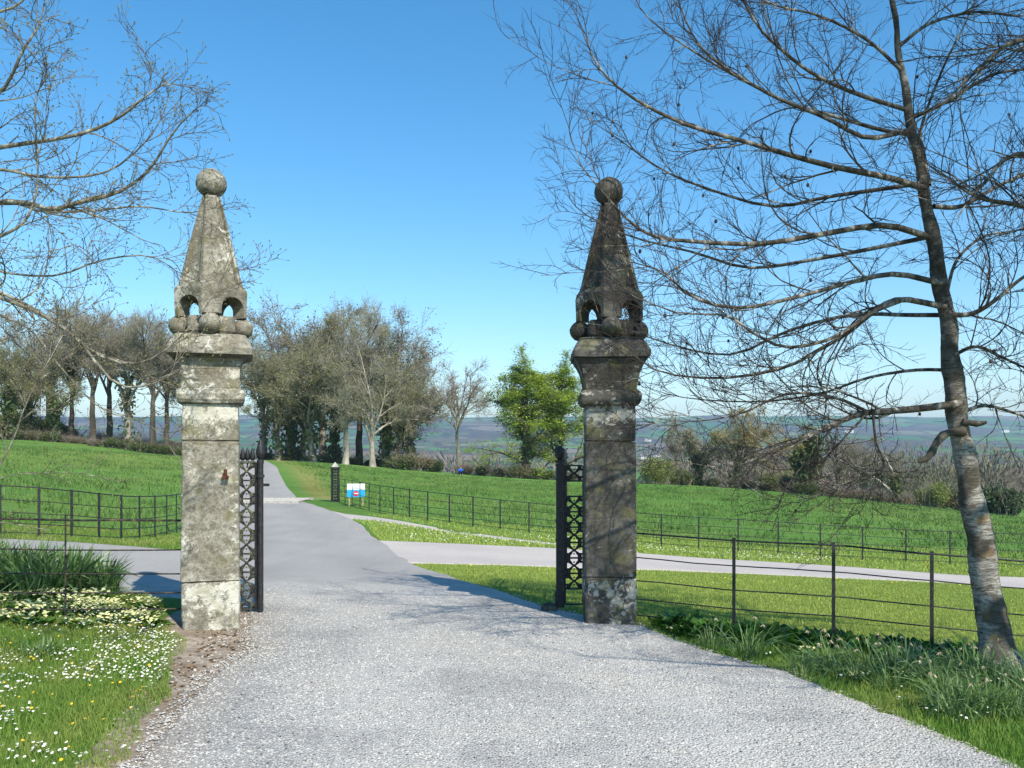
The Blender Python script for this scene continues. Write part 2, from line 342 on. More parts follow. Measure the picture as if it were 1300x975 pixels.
# ------------------------------------------------------------------ mesh helpers
def tag(o, label=None, cat=None, group=None, kind=None):
    if label: o['label'] = label
    if cat: o['category'] = cat
    if group: o['group'] = group
    if kind: o['kind'] = kind
    return o
def empty(name, loc, label, cat, group=None, rz=0.0):
    o = bpy.data.objects.new(name, None); COL.objects.link(o); o.location = [float(v) for v in loc]; o.rotation_euler = (0, 0, rz)
    o.empty_display_size = .1
    return tag(o, label, cat, group)
def np_mesh(name, V, faces_list, mats, parent=None, smooth=True, attrs=None, midx=None):
    """V (n,3); faces_list: list of int arrays, each (m,k) with one k per array"""
    me = bpy.data.meshes.new(name)
    V = np.asarray(V, np.float32); faces_list = [np.asarray(f, np.int32) for f in faces_list if len(f)]
    nl = sum(f.size for f in faces_list); nf = sum(len(f) for f in faces_list)
    me.vertices.add(len(V)); me.vertices.foreach_set('co', V.ravel())
    me.loops.add(nl); me.polygons.add(nf)
    me.loops.foreach_set('vertex_index', np.concatenate([f.ravel() for f in faces_list]))
    tot = np.concatenate([np.full(len(f), f.shape[1], np.int32) for f in faces_list])
    st = np.zeros(nf, np.int32); st[1:] = np.cumsum(tot)[:-1]
    me.polygons.foreach_set('loop_start', st)
    me.polygons.foreach_set('loop_total', tot)
    if midx is not None: me.polygons.foreach_set('material_index', np.asarray(midx, np.int32))
    me.polygons.foreach_set('use_smooth', np.full(nf, smooth))
    me.update(calc_edges=True)
    for k, a in (attrs or {}).items():
        at = me.attributes.new(k, 'FLOAT', 'POINT'); at.data.foreach_set('value', np.asarray(a, np.float32))
    for m in (mats if isinstance(mats, (list, tuple)) else [mats]): me.materials.append(M[m])
    o = bpy.data.objects.new(name, me); COL.objects.link(o)
    if parent: o.parent = parent
    return o
class MB:
    """collects shapes, builds one mesh"""
    def __init__(s): s.V = []; s.F = {}; s.n = 0; s.R = []
    def add(s, V, faces, rnd=None):
        V = np.asarray(V, float)
        for k, f in ([(faces.shape[1], faces)] if isinstance(faces, np.ndarray) else [(len(f), np.array([f])) for f in faces]):
            s.F.setdefault(k, []).append(np.asarray(f) + s.n)
        s.V.append(V); s.n += len(V)
        s.R.append(np.full(len(V), random.random()) if rnd is None else rnd)
    def box(s, c, d, rz=0.0, bev=0.0):
        x, y, z = [q/2 for q in d]
        if bev > 0:
            s.loft([(c[2]-z, x-bev, y-bev), (c[2]-z+bev, x, y), (c[2]+z-bev, x, y), (c[2]+z, x-bev, y-bev)], c[0], c[1], rz); return
        V = np.array([[sx*x, sy*y, sz*z] for sz in (-1,1) for sx, sy in ((-1,-1),(1,-1),(1,1),(-1,1))])
        ca, sa = math.cos(rz), math.sin(rz)
        V = np.c_[V[:,0]*ca-V[:,1]*sa, V[:,0]*sa+V[:,1]*ca, V[:,2]] + np.array(c)
        s.add(V, np.array([[0,3,2,1],[4,5,6,7],[0,1,5,4],[1,2,6,5],[2,3,7,6],[3,0,4,7]]))
    def loft(s, rings, cx=0, cy=0, rz=0.0):
        V = []
        for z, x, y in rings: V += [(-x,-y,z),(x,-y,z),(x,y,z),(-x,y,z)]
        V = np.array(V, float); ca, sa = math.cos(rz), math.sin(rz)
        V = np.c_[V[:,0]*ca-V[:,1]*sa+cx, V[:,0]*sa+V[:,1]*ca+cy, V[:,2]]
        Fs = [[0,3,2,1]]
        for i in range(len(rings)-1):
            for j in range(4): Fs.append([i*4+j, i*4+(j+1)%4, i*4+4+(j+1)%4, i*4+4+j])
        k = (len(rings)-1)*4; Fs.append([k,k+1,k+2,k+3]); s.add(V, np.array(Fs))
    def tube(s, P, R, n=6):
        P = np.asarray(P, float)[None]; R = np.asarray(R if np.ndim(R) else [R]*P.shape[1], float)[None]
        V, Fq, _ = tubes(P, R, n); m = P.shape[1]
        s.add(V, Fq)
        s.add(V[:n], [list(range(n))[::-1]]); s.add(V[-n:], [list(range(n))])
    def sphere(s, c, r, nu=12, nv=8, sq=(1,1,1), rot=None):
        V = [(0,0,-1)]
        for i in range(1, nv):
            a = -PI/2 + PI*i/nv
            for j in range(nu): b = 2*PI*j/nu; V.append((math.cos(a)*math.cos(b), math.cos(a)*math.sin(b), math.sin(a)))
        V.append((0,0,1)); V = np.array(V)*np.array(sq)*r
        if rot is not None: V = V @ np.array(rot).T
        V = V + np.array(c)
        Fq = [[1+i*nu+j, 1+i*nu+(j+1)%nu, 1+(i+1)*nu+(j+1)%nu, 1+(i+1)*nu+j] for i in range(nv-2) for j in range(nu)]
        T = [[0, 1+(j+1)%nu, 1+j] for j in range(nu)] + [[len(V)-1, 1+(nv-2)*nu+j, 1+(nv-2)*nu+(j+1)%nu] for j in range(nu)]
        k0 = s.n; s.add(V, np.array(Fq)); s.F.setdefault(3, []).append(np.array(T)+k0)
    def build(s, name, mats, parent=None, smooth=False):
        return np_mesh(name, np.concatenate(s.V), [np.concatenate(v) for v in s.F.values()], mats, parent, smooth, {'rnd': np.concatenate(s.R)})
def tubes(P, R, n=4):
    """P (N,k,3) centre lines, R (N,k) radii -> verts, quads, per-tube vertex count"""
    N, k, _ = P.shape
    T = np.empty_like(P); T[:,1:-1] = P[:,2:]-P[:,:-2]; T[:,0] = P[:,1]-P[:,0]; T[:,-1] = P[:,-1]-P[:,-2]
    T /= np.linalg.norm(T, axis=2, keepdims=True)+1e-9
    mean = P[:,-1]-P[:,0]; ref = np.where((np.abs(mean[:,2]) > .8*np.linalg.norm(mean, axis=1))[:,None], np.array([[1.,.05,0]]), np.array([[.03,.02,1.]]))
    A = np.cross(T, ref[:,None,:]); A /= np.linalg.norm(A, axis=2, keepdims=True)+1e-9
    B = np.cross(T, A)
    ang = np.arange(n)*2*PI/n
    V = P[:,:,None,:] + R[:,:,None,None]*(A[:,:,None,:]*np.cos(ang)[None,None,:,None] + B[:,:,None,:]*np.sin(ang)[None,None,:,None])
    i = np.arange(k-1)[:,None]; j = np.arange(n)[None,:]
    q = np.stack([i*n+j, i*n+(j+1)%n, (i+1)*n+(j+1)%n, (i+1)*n+j], -1).reshape(-1,4)
    Q = (q[None]+(np.arange(N)*k*n)[:,None,None]).reshape(-1,4)
    return V.reshape(-1,3), Q[:, ::-1], k*n
def catmull(P, n):
    P = np.asarray(P, float); m = len(P)
    Q = np.vstack([2*P[0]-P[1], P, 2*P[-1]-P[-2]])
    u = np.linspace(0, m-1, n); i = np.minimum(u.astype(int), m-2); t = (u-i)[:,None]
    p0,p1,p2,p3 = Q[i],Q[i+1],Q[i+2],Q[i+3]
    return .5*((2*p1)+(-p0+p2)*t+(2*p0-5*p1+4*p2-p3)*t*t+(-p0+3*p1-3*p2+p3)*t**3)
def grow(P, R, m, tlo, thi, lf, ang, n, up=.15, wob=.12, rf=.55, rmin=.003, shape=.35, droop=0.0, seed=0, lmin=0.05, labs=None):
    """m children on each parent centre line; all in one go"""
    r = np.random.default_rng(seed); N, k, _ = P.shape
    t = (tlo+(thi-tlo)*(np.arange(m)[None]+r.random((N,m)))/m)
    u = t*(k-1); i = np.minimum(u.astype(int), k-2); f = (u-i)[...,None]
    idx = np.arange(N)[:,None]
    p = P[idx,i]*(1-f)+P[idx,i+1]*f; d = P[idx,i+1]-P[idx,i]; d /= np.linalg.norm(d, axis=2, keepdims=True)+1e-9
    rp = R[idx,i]*(1-f[...,0])+R[idx,i+1]*f[...,0]
    L = np.linalg.norm(P[:,1:]-P[:,:-1], axis=2).sum(1)[:,None]
    ln = np.maximum(L*lf*(1-shape*t)*(.6+.8*r.random((N,m))), lmin)
    if labs is not None: ln = labs*(.6+.8*r.random((N,m)))*(1-shape*t)
    q = r.normal(size=(N,m,3)); q -= (q*d).sum(2, keepdims=True)*d; q /= np.linalg.norm(q, axis=2, keepdims=True)+1e-9
    a = ang*(.7+.6*r.random((N,m,1)))
    D = d*np.cos(a)+q*np.sin(a)
    p = p.reshape(-1,3); D = D.reshape(-1,3); ln = ln.ravel(); rp = rp.ravel()
    out = np.empty((len(p), n, 3)); out[:,0] = p; st = (ln/(n-1))[:,None]
    bend = r.normal(size=(len(p),3))*wob
    for j in range(1, n):
        D = D + bend + r.normal(size=D.shape)*wob*.7; D[:,2] += up - (droop if j < n/2 else -droop)
        D /= np.linalg.norm(D, axis=1, keepdims=True)
        out[:,j] = out[:,j-1]+D*st
    r0 = np.maximum(np.minimum(rp*rf, ln*.03+rmin), rmin); R2 = r0[:,None]*np.linspace(1,.35,n)[None]; R2 = np.maximum(R2, rmin*.6)
    return out, R2
def leaves(C, size, r, flat=.5, asp=.6, normal_up=0.0):
    """one small folded quad at each centre"""
    N = len(C); a = r.normal(size=(N,3)); a[:,2] *= flat; a /= np.linalg.norm(a, axis=1, keepdims=True)
    b = r.normal(size=(N,3)); b[:,2] *= flat
    b -= (b*a).sum(1, keepdims=True)*a; b /= np.linalg.norm(b, axis=1, keepdims=True)
    s = (size*(.6+.8*r.random(N)))[:,None]
    V = np.stack([C-a*s, C+b*s*asp, C+a*s, C-b*s*asp], 1).reshape(-1,3)
    Fq = np.arange(N*4).reshape(N,4); rn = np.repeat(r.random(N), 4)
    return V, Fq, rn
def tube_obj(name, sets, mat, parent, sides, extra=None, smooth=True):
    Vs, Qs, Rn, n0 = [], [], [], 0
    for (P, R), sd_ in zip(sets, sides):
        V, Q, c = tubes(P, R, sd_); Vs.append(V); Qs.append(Q+n0); n0 += len(V)
        Rn.append(np.repeat(np.random.default_rng(len(V)).random(len(P)), c))
    return np_mesh(name, np.concatenate(Vs), [np.concatenate(Qs)], mat, parent, smooth, {'rnd': np.concatenate(Rn)})
def copy_tree(o, parent=None):
    c = o.copy(); COL.objects.link(c); c.parent = parent
    if parent is not None: c.matrix_parent_inverse = o.matrix_parent_inverse.copy()
    for ch in [q for q in bpy.data.objects if q.parent == o]: copy_tree(ch, c)
    return c

# ------------------------------------------------------------------ ground
def sinh_axis(a, b, n, s, c=0.0):
    u0, u1 = math.asinh((a-c)/s), math.asinh((b-c)/s)
    return c+s*np.sinh(np.linspace(u0, u1, n))
gx = sinh_axis(-4200, 4200, 420, 7.0); gy = np.concatenate([sinh_axis(-60, 5.9, 50, 4.0, 6), sinh_axis(6, 125, 330, 8.0, 6), sinh_axis(126, 7500, 170, 60., 125)])
# clean right-hand road / lawn masks, all in metres
def road_right_lo(x): return np.interp(x, [-1.85,1.5,3,9,16,30,60],[15.7,16.6,17.5,18.3,18.9,19.4,20])
def road_right_hi(x): return np.interp(x, [-3.2,1,3,9,12,16,30,60],[20.6,22,22.3,22.3,22.2,22,22,22.5])
def verge_r(y): return np.interp(y, [-4,3,4.6,5.96,6.6,7.25,8.0,8.58], [3.2,2.9,2.62,2.27,2.08,1.66,1.33,1.22])
def drive_r(y): return np.interp(y, [-30,-4,3,4.6,5.96,6.6,7.25,8.0,8.58,8.8,9.35,10.6,12.6,15.7,20.6,25,28.8,35,50,85,110],
                                 [5,3.2,2.9,2.62,2.27,2.08,1.66,1.33,1.2,.78,.43,-.1,-.92,-1.85,-3.2,-4.3,-5.7,-8.4,-13.2,-24.3,-33])
def drive_l(y): return np.interp(y, [-30,-4,3,4.64,5.96,6.6,7.4,8.1,9.0,9.6,11,15.5,20,25,35,50,85,110],
                                 [-4,-2.3,-1.9,-1.95,-2.2,-2.25,-2.2,-2.45,-2.75,-3.4,-4.0,-5.6,-7,-8.6,-11.8,-16.6,-27.6,-36.5])
XX, YY = np.meshgrid(gx, gy)
ZZ = h(XX, YY)
near = np.exp(-(np.abs(YY)/45)**2)
ZZ = ZZ + (_ns(XX, YY, 1.1, .7)*.012 + _ns(XX, YY, .33, 2.)*.03)*np.clip((YY-15)/10, 0, 1)*(YY < 115)
nx, ny = len(gx), len(gy)
idx = np.arange(nx*ny).reshape(ny, nx)
quads = np.stack([idx[:-1,:-1], idx[:-1,1:], idx[1:,1:], idx[1:,:-1]], -1).reshape(-1,4)
mow = ((YY > 8.2) & (YY < road_right_lo(XX)+.3) & (XX > drive_r(YY)-.3)).astype(float)
mow = np.maximum(mow, .45*((YY >= road_right_hi(XX)-.4) & (YY < 26) & (XX > -4))*1.0)
mow = np.maximum(mow, .5*((YY > 15) & (YY < 18) & (XX < -5.2) & (XX > -20)))
dr = drive_r(YY)
dry = np.clip(1-np.abs(XX-(dr+1.2*(YY/35)))/(1.0*YY/40), 0, 1)*((YY > 37) & (YY < 105))
dry = np.maximum(dry, np.clip(1-np.abs(YY-road_right_hi(XX)-.25)/.5, 0, 1)*.6*(XX > -3))
soil = np.clip(1-np.abs(XX-drive_l(YY))/.5, 0, 1)*(YY > 14)*(YY < 60)*.7
soil = np.maximum(soil, .6*((YY > 6.3) & (YY < 8.3) & (XX > verge_r(YY)+.9) & (XX < 12)))
go = np_mesh('ground', np.c_[XX.ravel(), YY.ravel(), ZZ.ravel()], [quads], 'ground', None, True,
             {'mow': mow.ravel(), 'dry': dry.ravel(), 'soil': soil.ravel()})
tag(go, kind='structure')

def strip(name, ys, lf, rf, mat, dz, nxs=24, jit=.03, along_x=False, attrs=None, seed=1):
    r = np.random.default_rng(seed); ys = np.asarray(ys); k = len(ys)
    def jn(): 
        a = r.normal(size=k); a = np.convolve(a, [.2,.3,.3,.2], 'same'); b = np.interp(np.arange(k), np.arange(0, k+12, 12), r.normal(size=len(np.arange(0, k+12, 12)))) ; return (a*.7+b*.9)*jit
    L, Rr = lf(ys)+jn(), rf(ys)+jn()
    u = np.linspace(0, 1, nxs); u = .5-.5*np.cos(u*PI)
    A = L[:,None]*(1-u)+Rr[:,None]*u; B = np.repeat(ys[:,None], nxs, 1)
    X, Y = (B, A) if along_x else (A, B)
    sk = np.zeros_like(A); sk[:, (0,-1)] = -dz-.01
    V = np.c_[X.ravel(), Y.ravel(), (h(X, Y)+dz+sk).ravel()]
    i = np.arange(k*nxs).reshape(k, nxs); q = np.stack([i[:-1,:-1], i[:-1,1:], i[1:,1:], i[1:,:-1]], -1).reshape(-1,4)
    if along_x: q = q[:, ::-1]
    at = {kk: f(X, Y).ravel() for kk, f in (attrs or {}).items()}
    return tag(np_mesh(name, V, [q], mat, None, True, at), kind='structure')
ys = np.concatenate([np.arange(-12, 4, .25), np.arange(4, 17, .05), np.arange(17, 40, .2), np.arange(40, 108, 1)])
strip('drive', ys, drive_l, drive_r, 'drive', .024, 34, .035,
      attrs={'track': lambda X, Y: np.exp(-((X-(drive_l(Y)*.72+drive_r(Y)*.28))/.42)**2)+np.exp(-((X-(drive_l(Y)*.28+drive_r(Y)*.72))/.42)**2), 'loose': lambda X, Y: np.clip(1-(X-drive_l(Y))/1.3, 0, 1)*(Y < 11), 'dust': lambda X, Y: np.clip(1-np.abs(X-drive_l(Y))/.35, 0, 1)*(Y < 9)+.4*np.clip(1-np.abs(Y-35)/1.2, 0, 1)})
xs = np.arange(-60, -2.6, .12)
strip('left_lane', xs, lambda x: np.interp(x, [-60,-20,-8,-5.5,-4.3,-2.6],[12,11.5,10.6,10.2,9.75,9.4]), lambda x: np.interp(x, [-60,-20,-12,-8,-6,-5,-2.6],[15,14.8,14.9,15.1,15.3,15.7,17]),
      'drive', .016, 20, .04, True, {'dust': lambda X, Y: .5*np.clip(1-np.abs(Y-15.3)/.5, 0, 1)}, seed=5)
xs = np.arange(-3.6, 60, .12)
strip('right_lane', xs, lambda x: np.interp(x, [-3.6,-1.85,1.5,3,9,16,30,60],[15.6,15.75,16.6,17.5,18.3,18.9,19.4,20]), road_right_hi, 'lane', .018, 20, .04, True, seed=6)
# thin path between the grass island and the fence verge
def pth(x): return np.interp(x, [-6.4,-5.6,-4,-1.7,1,4],[29.6,28.6,27.3,24.9,23.6,22.2])
strip('path', np.arange(-6.6, 3.4, .12), lambda x: pth(x)-np.interp(x, [-6.6,-4,2,3.4],[1.6,.75,.35,.1]), lambda x: pth(x)+np.interp(x, [-6.6,-4,2,3.4],[.9,.5,.3,.1]), 'lane', .012, 6, .05, True, seed=7)
strip('earth_border', np.arange(3, 9.3, .05), lambda y: np.interp(y, [3,4.64,5.96,6.38,7.0,7.48,7.8,8.3,9.3],[-2.3,-2.35,-2.55,-2.66,-2.86,-2.92,-3.1,-3.4,-3.5]), lambda y: drive_l(y)+.25, 'dirt', .013, 10, .03, seed=8)

# ------------------------------------------------------------------ stone gate pillars
def nz3(v, s, seed=0.): return mnoise.noise(Vector((v[0]*s+seed, v[1]*s-seed, v[2]*s+seed*.5)))
def rsq(a, r, per=5):
    """rounded square outline, half side a, corner radius r"""
    pts = []
    for q in range(4):
        c, s = [(1,0),(0,1),(-1,0),(0,-1)][q]
        loc = [(a, y) for y in np.linspace(-(a-r), a-r, 9)] + [(a-r+r*math.cos(t), a-r+r*math.sin(t)) for t in np.linspace(0, PI/2, per+1)[1:-1]]
        pts += [(x*c-y*s, x*s+y*c) for x, y in loc]
    return np.array(pts)
def stone(name, prof, mat, parent, seed=0., amp=.006, outline=None, dz=.025, top=True):
    """loft of (z, half, corner radius) rings, finely ringed and worn by noise"""
    zz = []; 
    for (z0, a0, r0), (z1, a1, r1) in zip(prof[:-1], prof[1:]):
        n = max(1, int(math.ceil(max(abs(z1-z0), abs(a1-a0))/dz)))
        for i in range(n): t = i/n; zz.append((z0+(z1-z0)*t, a0+(a1-a0)*t, r0+(r1-r0)*t))
    zz.append(prof[-1]); f = outline or (lambda a, r: rsq(a, r))
    rings = [np.c_[f(a, r), np.full(len(f(a, r)), z)] for z, a, r in zz]
    V = np.concatenate(rings); n = len(rings[0]); k = len(rings)
    for v in V:
        d = nz3(v, 4, seed)*amp*1.4 + nz3(v, 13, seed)*amp*.9 + nz3(v, 35, seed)*amp*.4
        l = math.hypot(v[0], v[1])+1e-6; v[0] += v[0]/l*d; v[1] += v[1]/l*d; v[2] += nz3(v, 7, seed+9)*amp*.8
    i = np.arange(k-1)[:,None]; j = np.arange(n)[None]
    q = np.stack([i*n+j, i*n+(j+1)%n, (i+1)*n+(j+1)%n, (i+1)*n+j], -1).reshape(-1,4)
    return np_mesh(name, V, [q, np.arange(n)[::-1][None], (np.arange(n)+(k-1)*n)[None]], mat, parent, False)
def ribbed(D, w):
    w = w*(.5+.5*D/.30); a = (D+w/2)/math.sqrt(2); c = w/math.sqrt(2); e = (a-c)*.30; d = .046*(.4+.6*D/.30); q = a-c-e
    base = [(a-d,-q),(a-d,0),(a-d,q),(a,q),(a,a-c),(a-c,a),(q,a)]; pts = []
    for k in range(4):
        t = PI/4+k*PI/2; pts += [(x*math.cos(t)-y*math.sin(t), x*math.sin(t)+y*math.cos(t)) for x, y in base]
    return np.array(pts)
def chamfered(D, w):
    a = (D+w/2)/math.sqrt(2); c = w/math.sqrt(2); pts = []
    for k in range(4):
        t = PI/4+k*PI/2
        pts += [(x*math.cos(t)-y*math.sin(t), x*math.sin(t)+y*math.cos(t)) for x, y in [(a,-(a-c)),(a,-(a-c)*.5),(a,0),(a,(a-c)*.5),(a,a-c)]]
    return np.array(pts)
def ball(name, c, r, mat, parent, seed):
    m = MB(); m.sphere((0,0,0), r, 28, 18); V = np.concatenate(m.V)
    for v in V: v *= 1+nz3(v/r, 1.5, seed)*.05+nz3(v/r, 5, seed)*.025
    o = np_mesh(name, V+np.array(c), [np.concatenate(q) for q in m.F.values()], mat, parent, True); return o
def arcade(parent, mat, seed):
    o = stone('arcaded_crown', [(2.975,.315,.15),(2.985,.325,.15),(3.21,.33,.15),(3.235,.325,.15),(3.285,.292,.14)], mat, parent, seed, .003, chamfered, .03)
    cutters = []
    for k in range(2):
        t = PI/4+k*PI/2+.003*(1+k); w = .141-.0017*k; pts = [(-w,2.90),(w,2.90),(w,3.04)]
        pts += [(w*math.cos(a), 3.035+.124*math.sin(a)**.85) for a in np.linspace(0, PI, 15)[1:-1]] + [(-w,3.04)]
        V = []
        for s in (-.6-.01*k, .6+.013*k):
            for x, z in pts: V.append((x*math.cos(t)-s*math.sin(t), x*math.sin(t)+s*math.cos(t), z))
        n = len(pts); Fs = [list(range(n))[::-1], list(range(n,2*n))]+[[i,(i+1)%n,n+(i+1)%n,n+i] for i in range(n)]
        me = bpy.data.meshes.new('cut'); me.from_pydata(V, [], Fs); me.update()
        import bmesh
        bm = bmesh.new(); bm.from_mesh(me); bmesh.ops.recalc_face_normals(bm, faces=bm.faces); bm.to_mesh(me); bm.free()
        c = bpy.data.objects.new('cut', me); COL.objects.link(c); cutters.append(c)
        md = o.modifiers.new('b', 'BOOLEAN'); md.operation = 'DIFFERENCE'; md.object = c; md.solver = 'EXACT'
    par = o.parent; o.parent = None
    bpy.context.view_layer.update(); dg = bpy.context.evaluated_depsgraph_get()
    me = bpy.data.meshes.new_from_object(o.evaluated_get(dg)); o.modifiers.clear(); o.data = me; o.parent = par
    for c in cutters: bpy.data.objects.remove(c)
    if not me.materials: me.materials.append(M[mat])
    return o
def pillar(loc, rz, hw, mat, label, seed, flare, hook=False):
    P = empty('gate_pillar', loc, label, 'gate pillar', 'stone gate pillars', rz)
    s = seed
    stone('base_block', [(-.12,hw-.01,.03),(.02,hw-.005,.035),(.30,hw,.03),(.455,hw-.002,.03),(.467,hw-.014,.03)], mat, P, s, .010)
    stone('shaft', [(.469,hw-.014,.025),(.48,hw-.002,.022),(1.775,hw-.008,.022),(1.786,hw-.02,.022)], mat, P, s+3, .007)
    stone('upper_block', [(1.788,hw-.02,.022),(1.80,hw-.008,.022),(2.135,hw-.012,.022)], mat, P, s+5, .009)
    stone('roll_moulding', [(2.137,hw+.005,.03),(2.15,hw+.028,.03),(2.18,hw+.042,.035),(2.24,hw+.046,.035),(2.272,hw+.03,.03),(2.288,hw+.004,.03)], mat, P, s+7, .006)
    if flare: pr = [(2.29,hw,.03),(2.38,hw+.012,.03),(2.46,hw+.032,.03),(2.53,hw+.06,.03),(2.585,hw+.095,.03)]
    else: pr = [(2.29,hw,.03),(2.46,hw+.003,.03),(2.53,hw+.010,.03),(2.565,hw+.03,.03),(2.585,hw+.06,.03)]
    stone('neck', pr, mat, P, s+9, .005)
    stone('cap_slab', [(2.587,hw+.085,.03),(2.60,hw+.115,.04),(2.655,hw+.122,.045),(2.69,hw+.105,.05),(2.76,hw+.065,.05),(2.785,hw+.052,.05),(2.793,hw+.03,.05)], mat, P, s+11, .008)
    stone('ball_course', [(2.795,.20,.05),(2.83,.218,.06),(2.90,.222,.06),(2.95,.218,.06),(2.973,.20,.05)], mat, P, s+13, .008)
    for k in range(4):
        a = k*PI/2; ball('stone_ball', (math.cos(a)*.290, math.sin(a)*.290, 2.884+.003*k), .099, mat, P, s+k)
    arcade(P, mat, s+15)
    stone('spire', [(3.287,.290,.14),(3.33,.278,.14),(3.60,.215,.14),(3.90,.142,.14),(4.07,.100,.14),(4.10,.085,.14),(4.125,.088,.14),(4.145,.075,.14)], mat, P, s+17, .003, ribbed, .04)
    ball('ball_finial', (0,0,4.275), .142, mat, P, s+21)
    if hook:
        m = MB(); m.tube([(.135,-hw+.01,1.455),(.135,-hw-.055,1.455)], .026, 10); m.tube([(.135,-hw-.04,1.44),(.135,-hw-.04,1.525)], .016, 8); m.box((.135,-hw-.035,1.45),(.062,.05,.022))
        m.build('hinge_pin', 'rust', P)
    else:
        m = MB(); m.tube([(.12,-hw+.02,.13),(.12,-hw-.012,.13)], .022, 10); m.build('iron_stud', 'concrete', P)
        m = MB(); m.tube([(-.10,-hw+.02,.12),(-.10,-hw-.008,.12)], .026, 10); m.build('iron_stud', 'iron', P)
    return P
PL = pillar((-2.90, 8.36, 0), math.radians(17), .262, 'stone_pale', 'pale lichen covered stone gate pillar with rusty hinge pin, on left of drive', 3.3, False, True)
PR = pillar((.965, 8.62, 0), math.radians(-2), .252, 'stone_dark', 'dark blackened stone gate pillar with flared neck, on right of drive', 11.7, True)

# ------------------------------------------------------------------ iron gates beside the pillars
def ornament(m, c, w, hh, ax):
    """cast quatrefoil cross of leaves in one panel; ax = horizontal unit vector of the panel"""
    ax = np.array([ax[0], ax[1], 0.]); up = np.array([0,0,1.]); nn = np.cross(ax, up); c = np.array(c)
    m.sphere(c, .016, 8, 6)
    for sx in (-1, 1):
        for sz in (-1, 1):
            d = ax*sx*w+up*sz*hh
            m.tube([c, c+d*.35+ax*sx*.008, c+d*.75-ax*sx*.006, c+d*.97], [.012,.009,.008,.005], 5)
            L = np.linalg.norm(d); e1 = d/L; e2 = np.cross(nn, e1); rot = np.stack([e1, nn, e2], 1)
            m.sphere(c+d*.62, L*.42, 8, 6, (1,.22,.40), rot)
            for sd in (-1, 1):
                e = e1*.8+e2*sd*.6; rot = np.stack([e, nn, np.cross(nn, e)], 1); m.sphere(c+d*.80+e2*sd*L*.20, L*.23, 7, 5, (1,.4,.5), rot)
    m.sphere(c+up*hh*.55, .010, 6, 4); m.sphere(c-up*hh*.55, .010, 6, 4)
def spear(m, x, y, z, s=1.0):
    m.tube([(x,y,z),(x,y,z+.015*s),(x,y,z+.045*s),(x,y,z+.10*s),(x,y,z+.145*s)], [.012*s,.026*s,.032*s,.020*s,.002], 8)
    m.tube([(x,y,z-.03*s),(x,y,z-.005*s)], .024*s, 8)
def gate(name, label, base, panel_ax, leaf_dir, n_orn, skip, z0, z1, mat, flame, group='open iron gates'):
    g = empty(name, base, label, 'gate', group)
    ax = np.array([*panel_ax, 0.]); ax /= np.linalg.norm(ax); w = .20
    # ornament panel beside the pillar
    m = MB()
    for s in (0, 1):
        q = ax*w*s; m.box((q[0],q[1],(z0+z1)/2), (.022,.03,z1-z0), math.atan2(ax[1],ax[0]))
    m.build('panel_frame', 'iron', g)
    step = (z1-z0)/n_orn
    for i in range(n_orn+1):
        if i-1 in skip and i in skip: continue
        q = ax*w*.5; mm = MB(); mm.box((q[0],q[1],z0+i*step), (w-.024,.026,.016), math.atan2(ax[1],ax[0])); mm.build('crossbar', mat, g)
    for i in range(n_orn):
        if i in skip: continue
        mm = MB(); q = ax*w*.5; ornament(mm, (q[0],q[1],z0+(i+.5)*step), w*.40, step*.42, ax); mm.build('cast_ornament', mat, g, True)
    # heavy meeting stile
    q = ax*(w+.045) if not flame else -ax*.055
    m = MB()
    if flame:
        m.box((q[0],q[1],(.03+z1+.02)/2), (.075,.075,z1-.01)); m.box((q[0],q[1],z1+.045),(.095,.095,.03)); m.box((q[0],q[1],.12),(.10,.10,.16)); m.box((q[0],q[1],.75),(.088,.088,.03)); m.box((q[0],q[1],.95),(.088,.088,.03))
        m.build('gate_post', 'iron', g)
        m = MB(); zt = z1+.06
        m.tube([(q[0],q[1],zt),(q[0],q[1],zt+.03),(q[0],q[1],zt+.07),(q[0],q[1],zt+.12),(q[0],q[1],zt+.155)], [.02,.048,.052,.040,.012], 8)
        for k in range(6):
            a = k*PI/3; m.sphere((q[0]+.038*math.cos(a), q[1]+.038*math.sin(a), zt+.08+.012*(k%2)), .03, 6, 5, (.6,.6,1.7))
        m.build('flame_finial', 'iron', g, True)
    else:
        m.tube([(q[0],q[1],.02),(q[0],q[1],z1+.01)], .032, 12); m.tube([(q[0],q[1],z1-.16),(q[0],q[1],z1-.13)], .043, 12); m.build('gate_post', 'iron', g, True)
        m = MB(); spear(m, q[0], q[1], z1+.03, 1.5); m.build('spear_finial', 'iron', g, True)
        for f in (.02,.28,.53,.80):
            m = MB(); spear(m, ax[0]*w*f, ax[1]*w*f+.01, z1+.015, .95); m.tube([(ax[0]*w*f, ax[1]*w*f+.01, z1-.06),(ax[0]*w*f, ax[1]*w*f+.01, z1)], .008, 6); m.build('spear_finial', 'iron', g, True)
        m = MB(); m.box((q[0]+.01,q[1],z1-.235), (.16,.03,.028), math.atan2(ax[1],ax[0])); m.build('latch', 'iron', g)
    # gate leaf folded back away from the drive, seen almost edge on
    L = np.array([*leaf_dir, 0.]); ln = np.linalg.norm(L); e = L/ln; rzl = math.atan2(e[1], e[0]); st = q+e*.05; zt = z1-.04
    m = MB()
    for z in (.12, .32, .82, zt-.12, zt): 
        c = st+L*.5; m.box((c[0],c[1],z), (ln,.014,.035), rzl)
    m.build('leaf_rails', 'iron', g)
    k = max(6, int(ln/.15))
    for i in range(k+1):
        c = st+L*i/k; m = MB(); thick = .019 if i < k else .04
        m.box((c[0],c[1],(.1+zt+.06)/2), (thick,thick,zt-.04), rzl)
        if i: spear(m, c[0], c[1], zt+.08, .9)
        m.build('leaf_bar', 'iron', g)
    return g
GB = PX(301, 782, 8.98); 
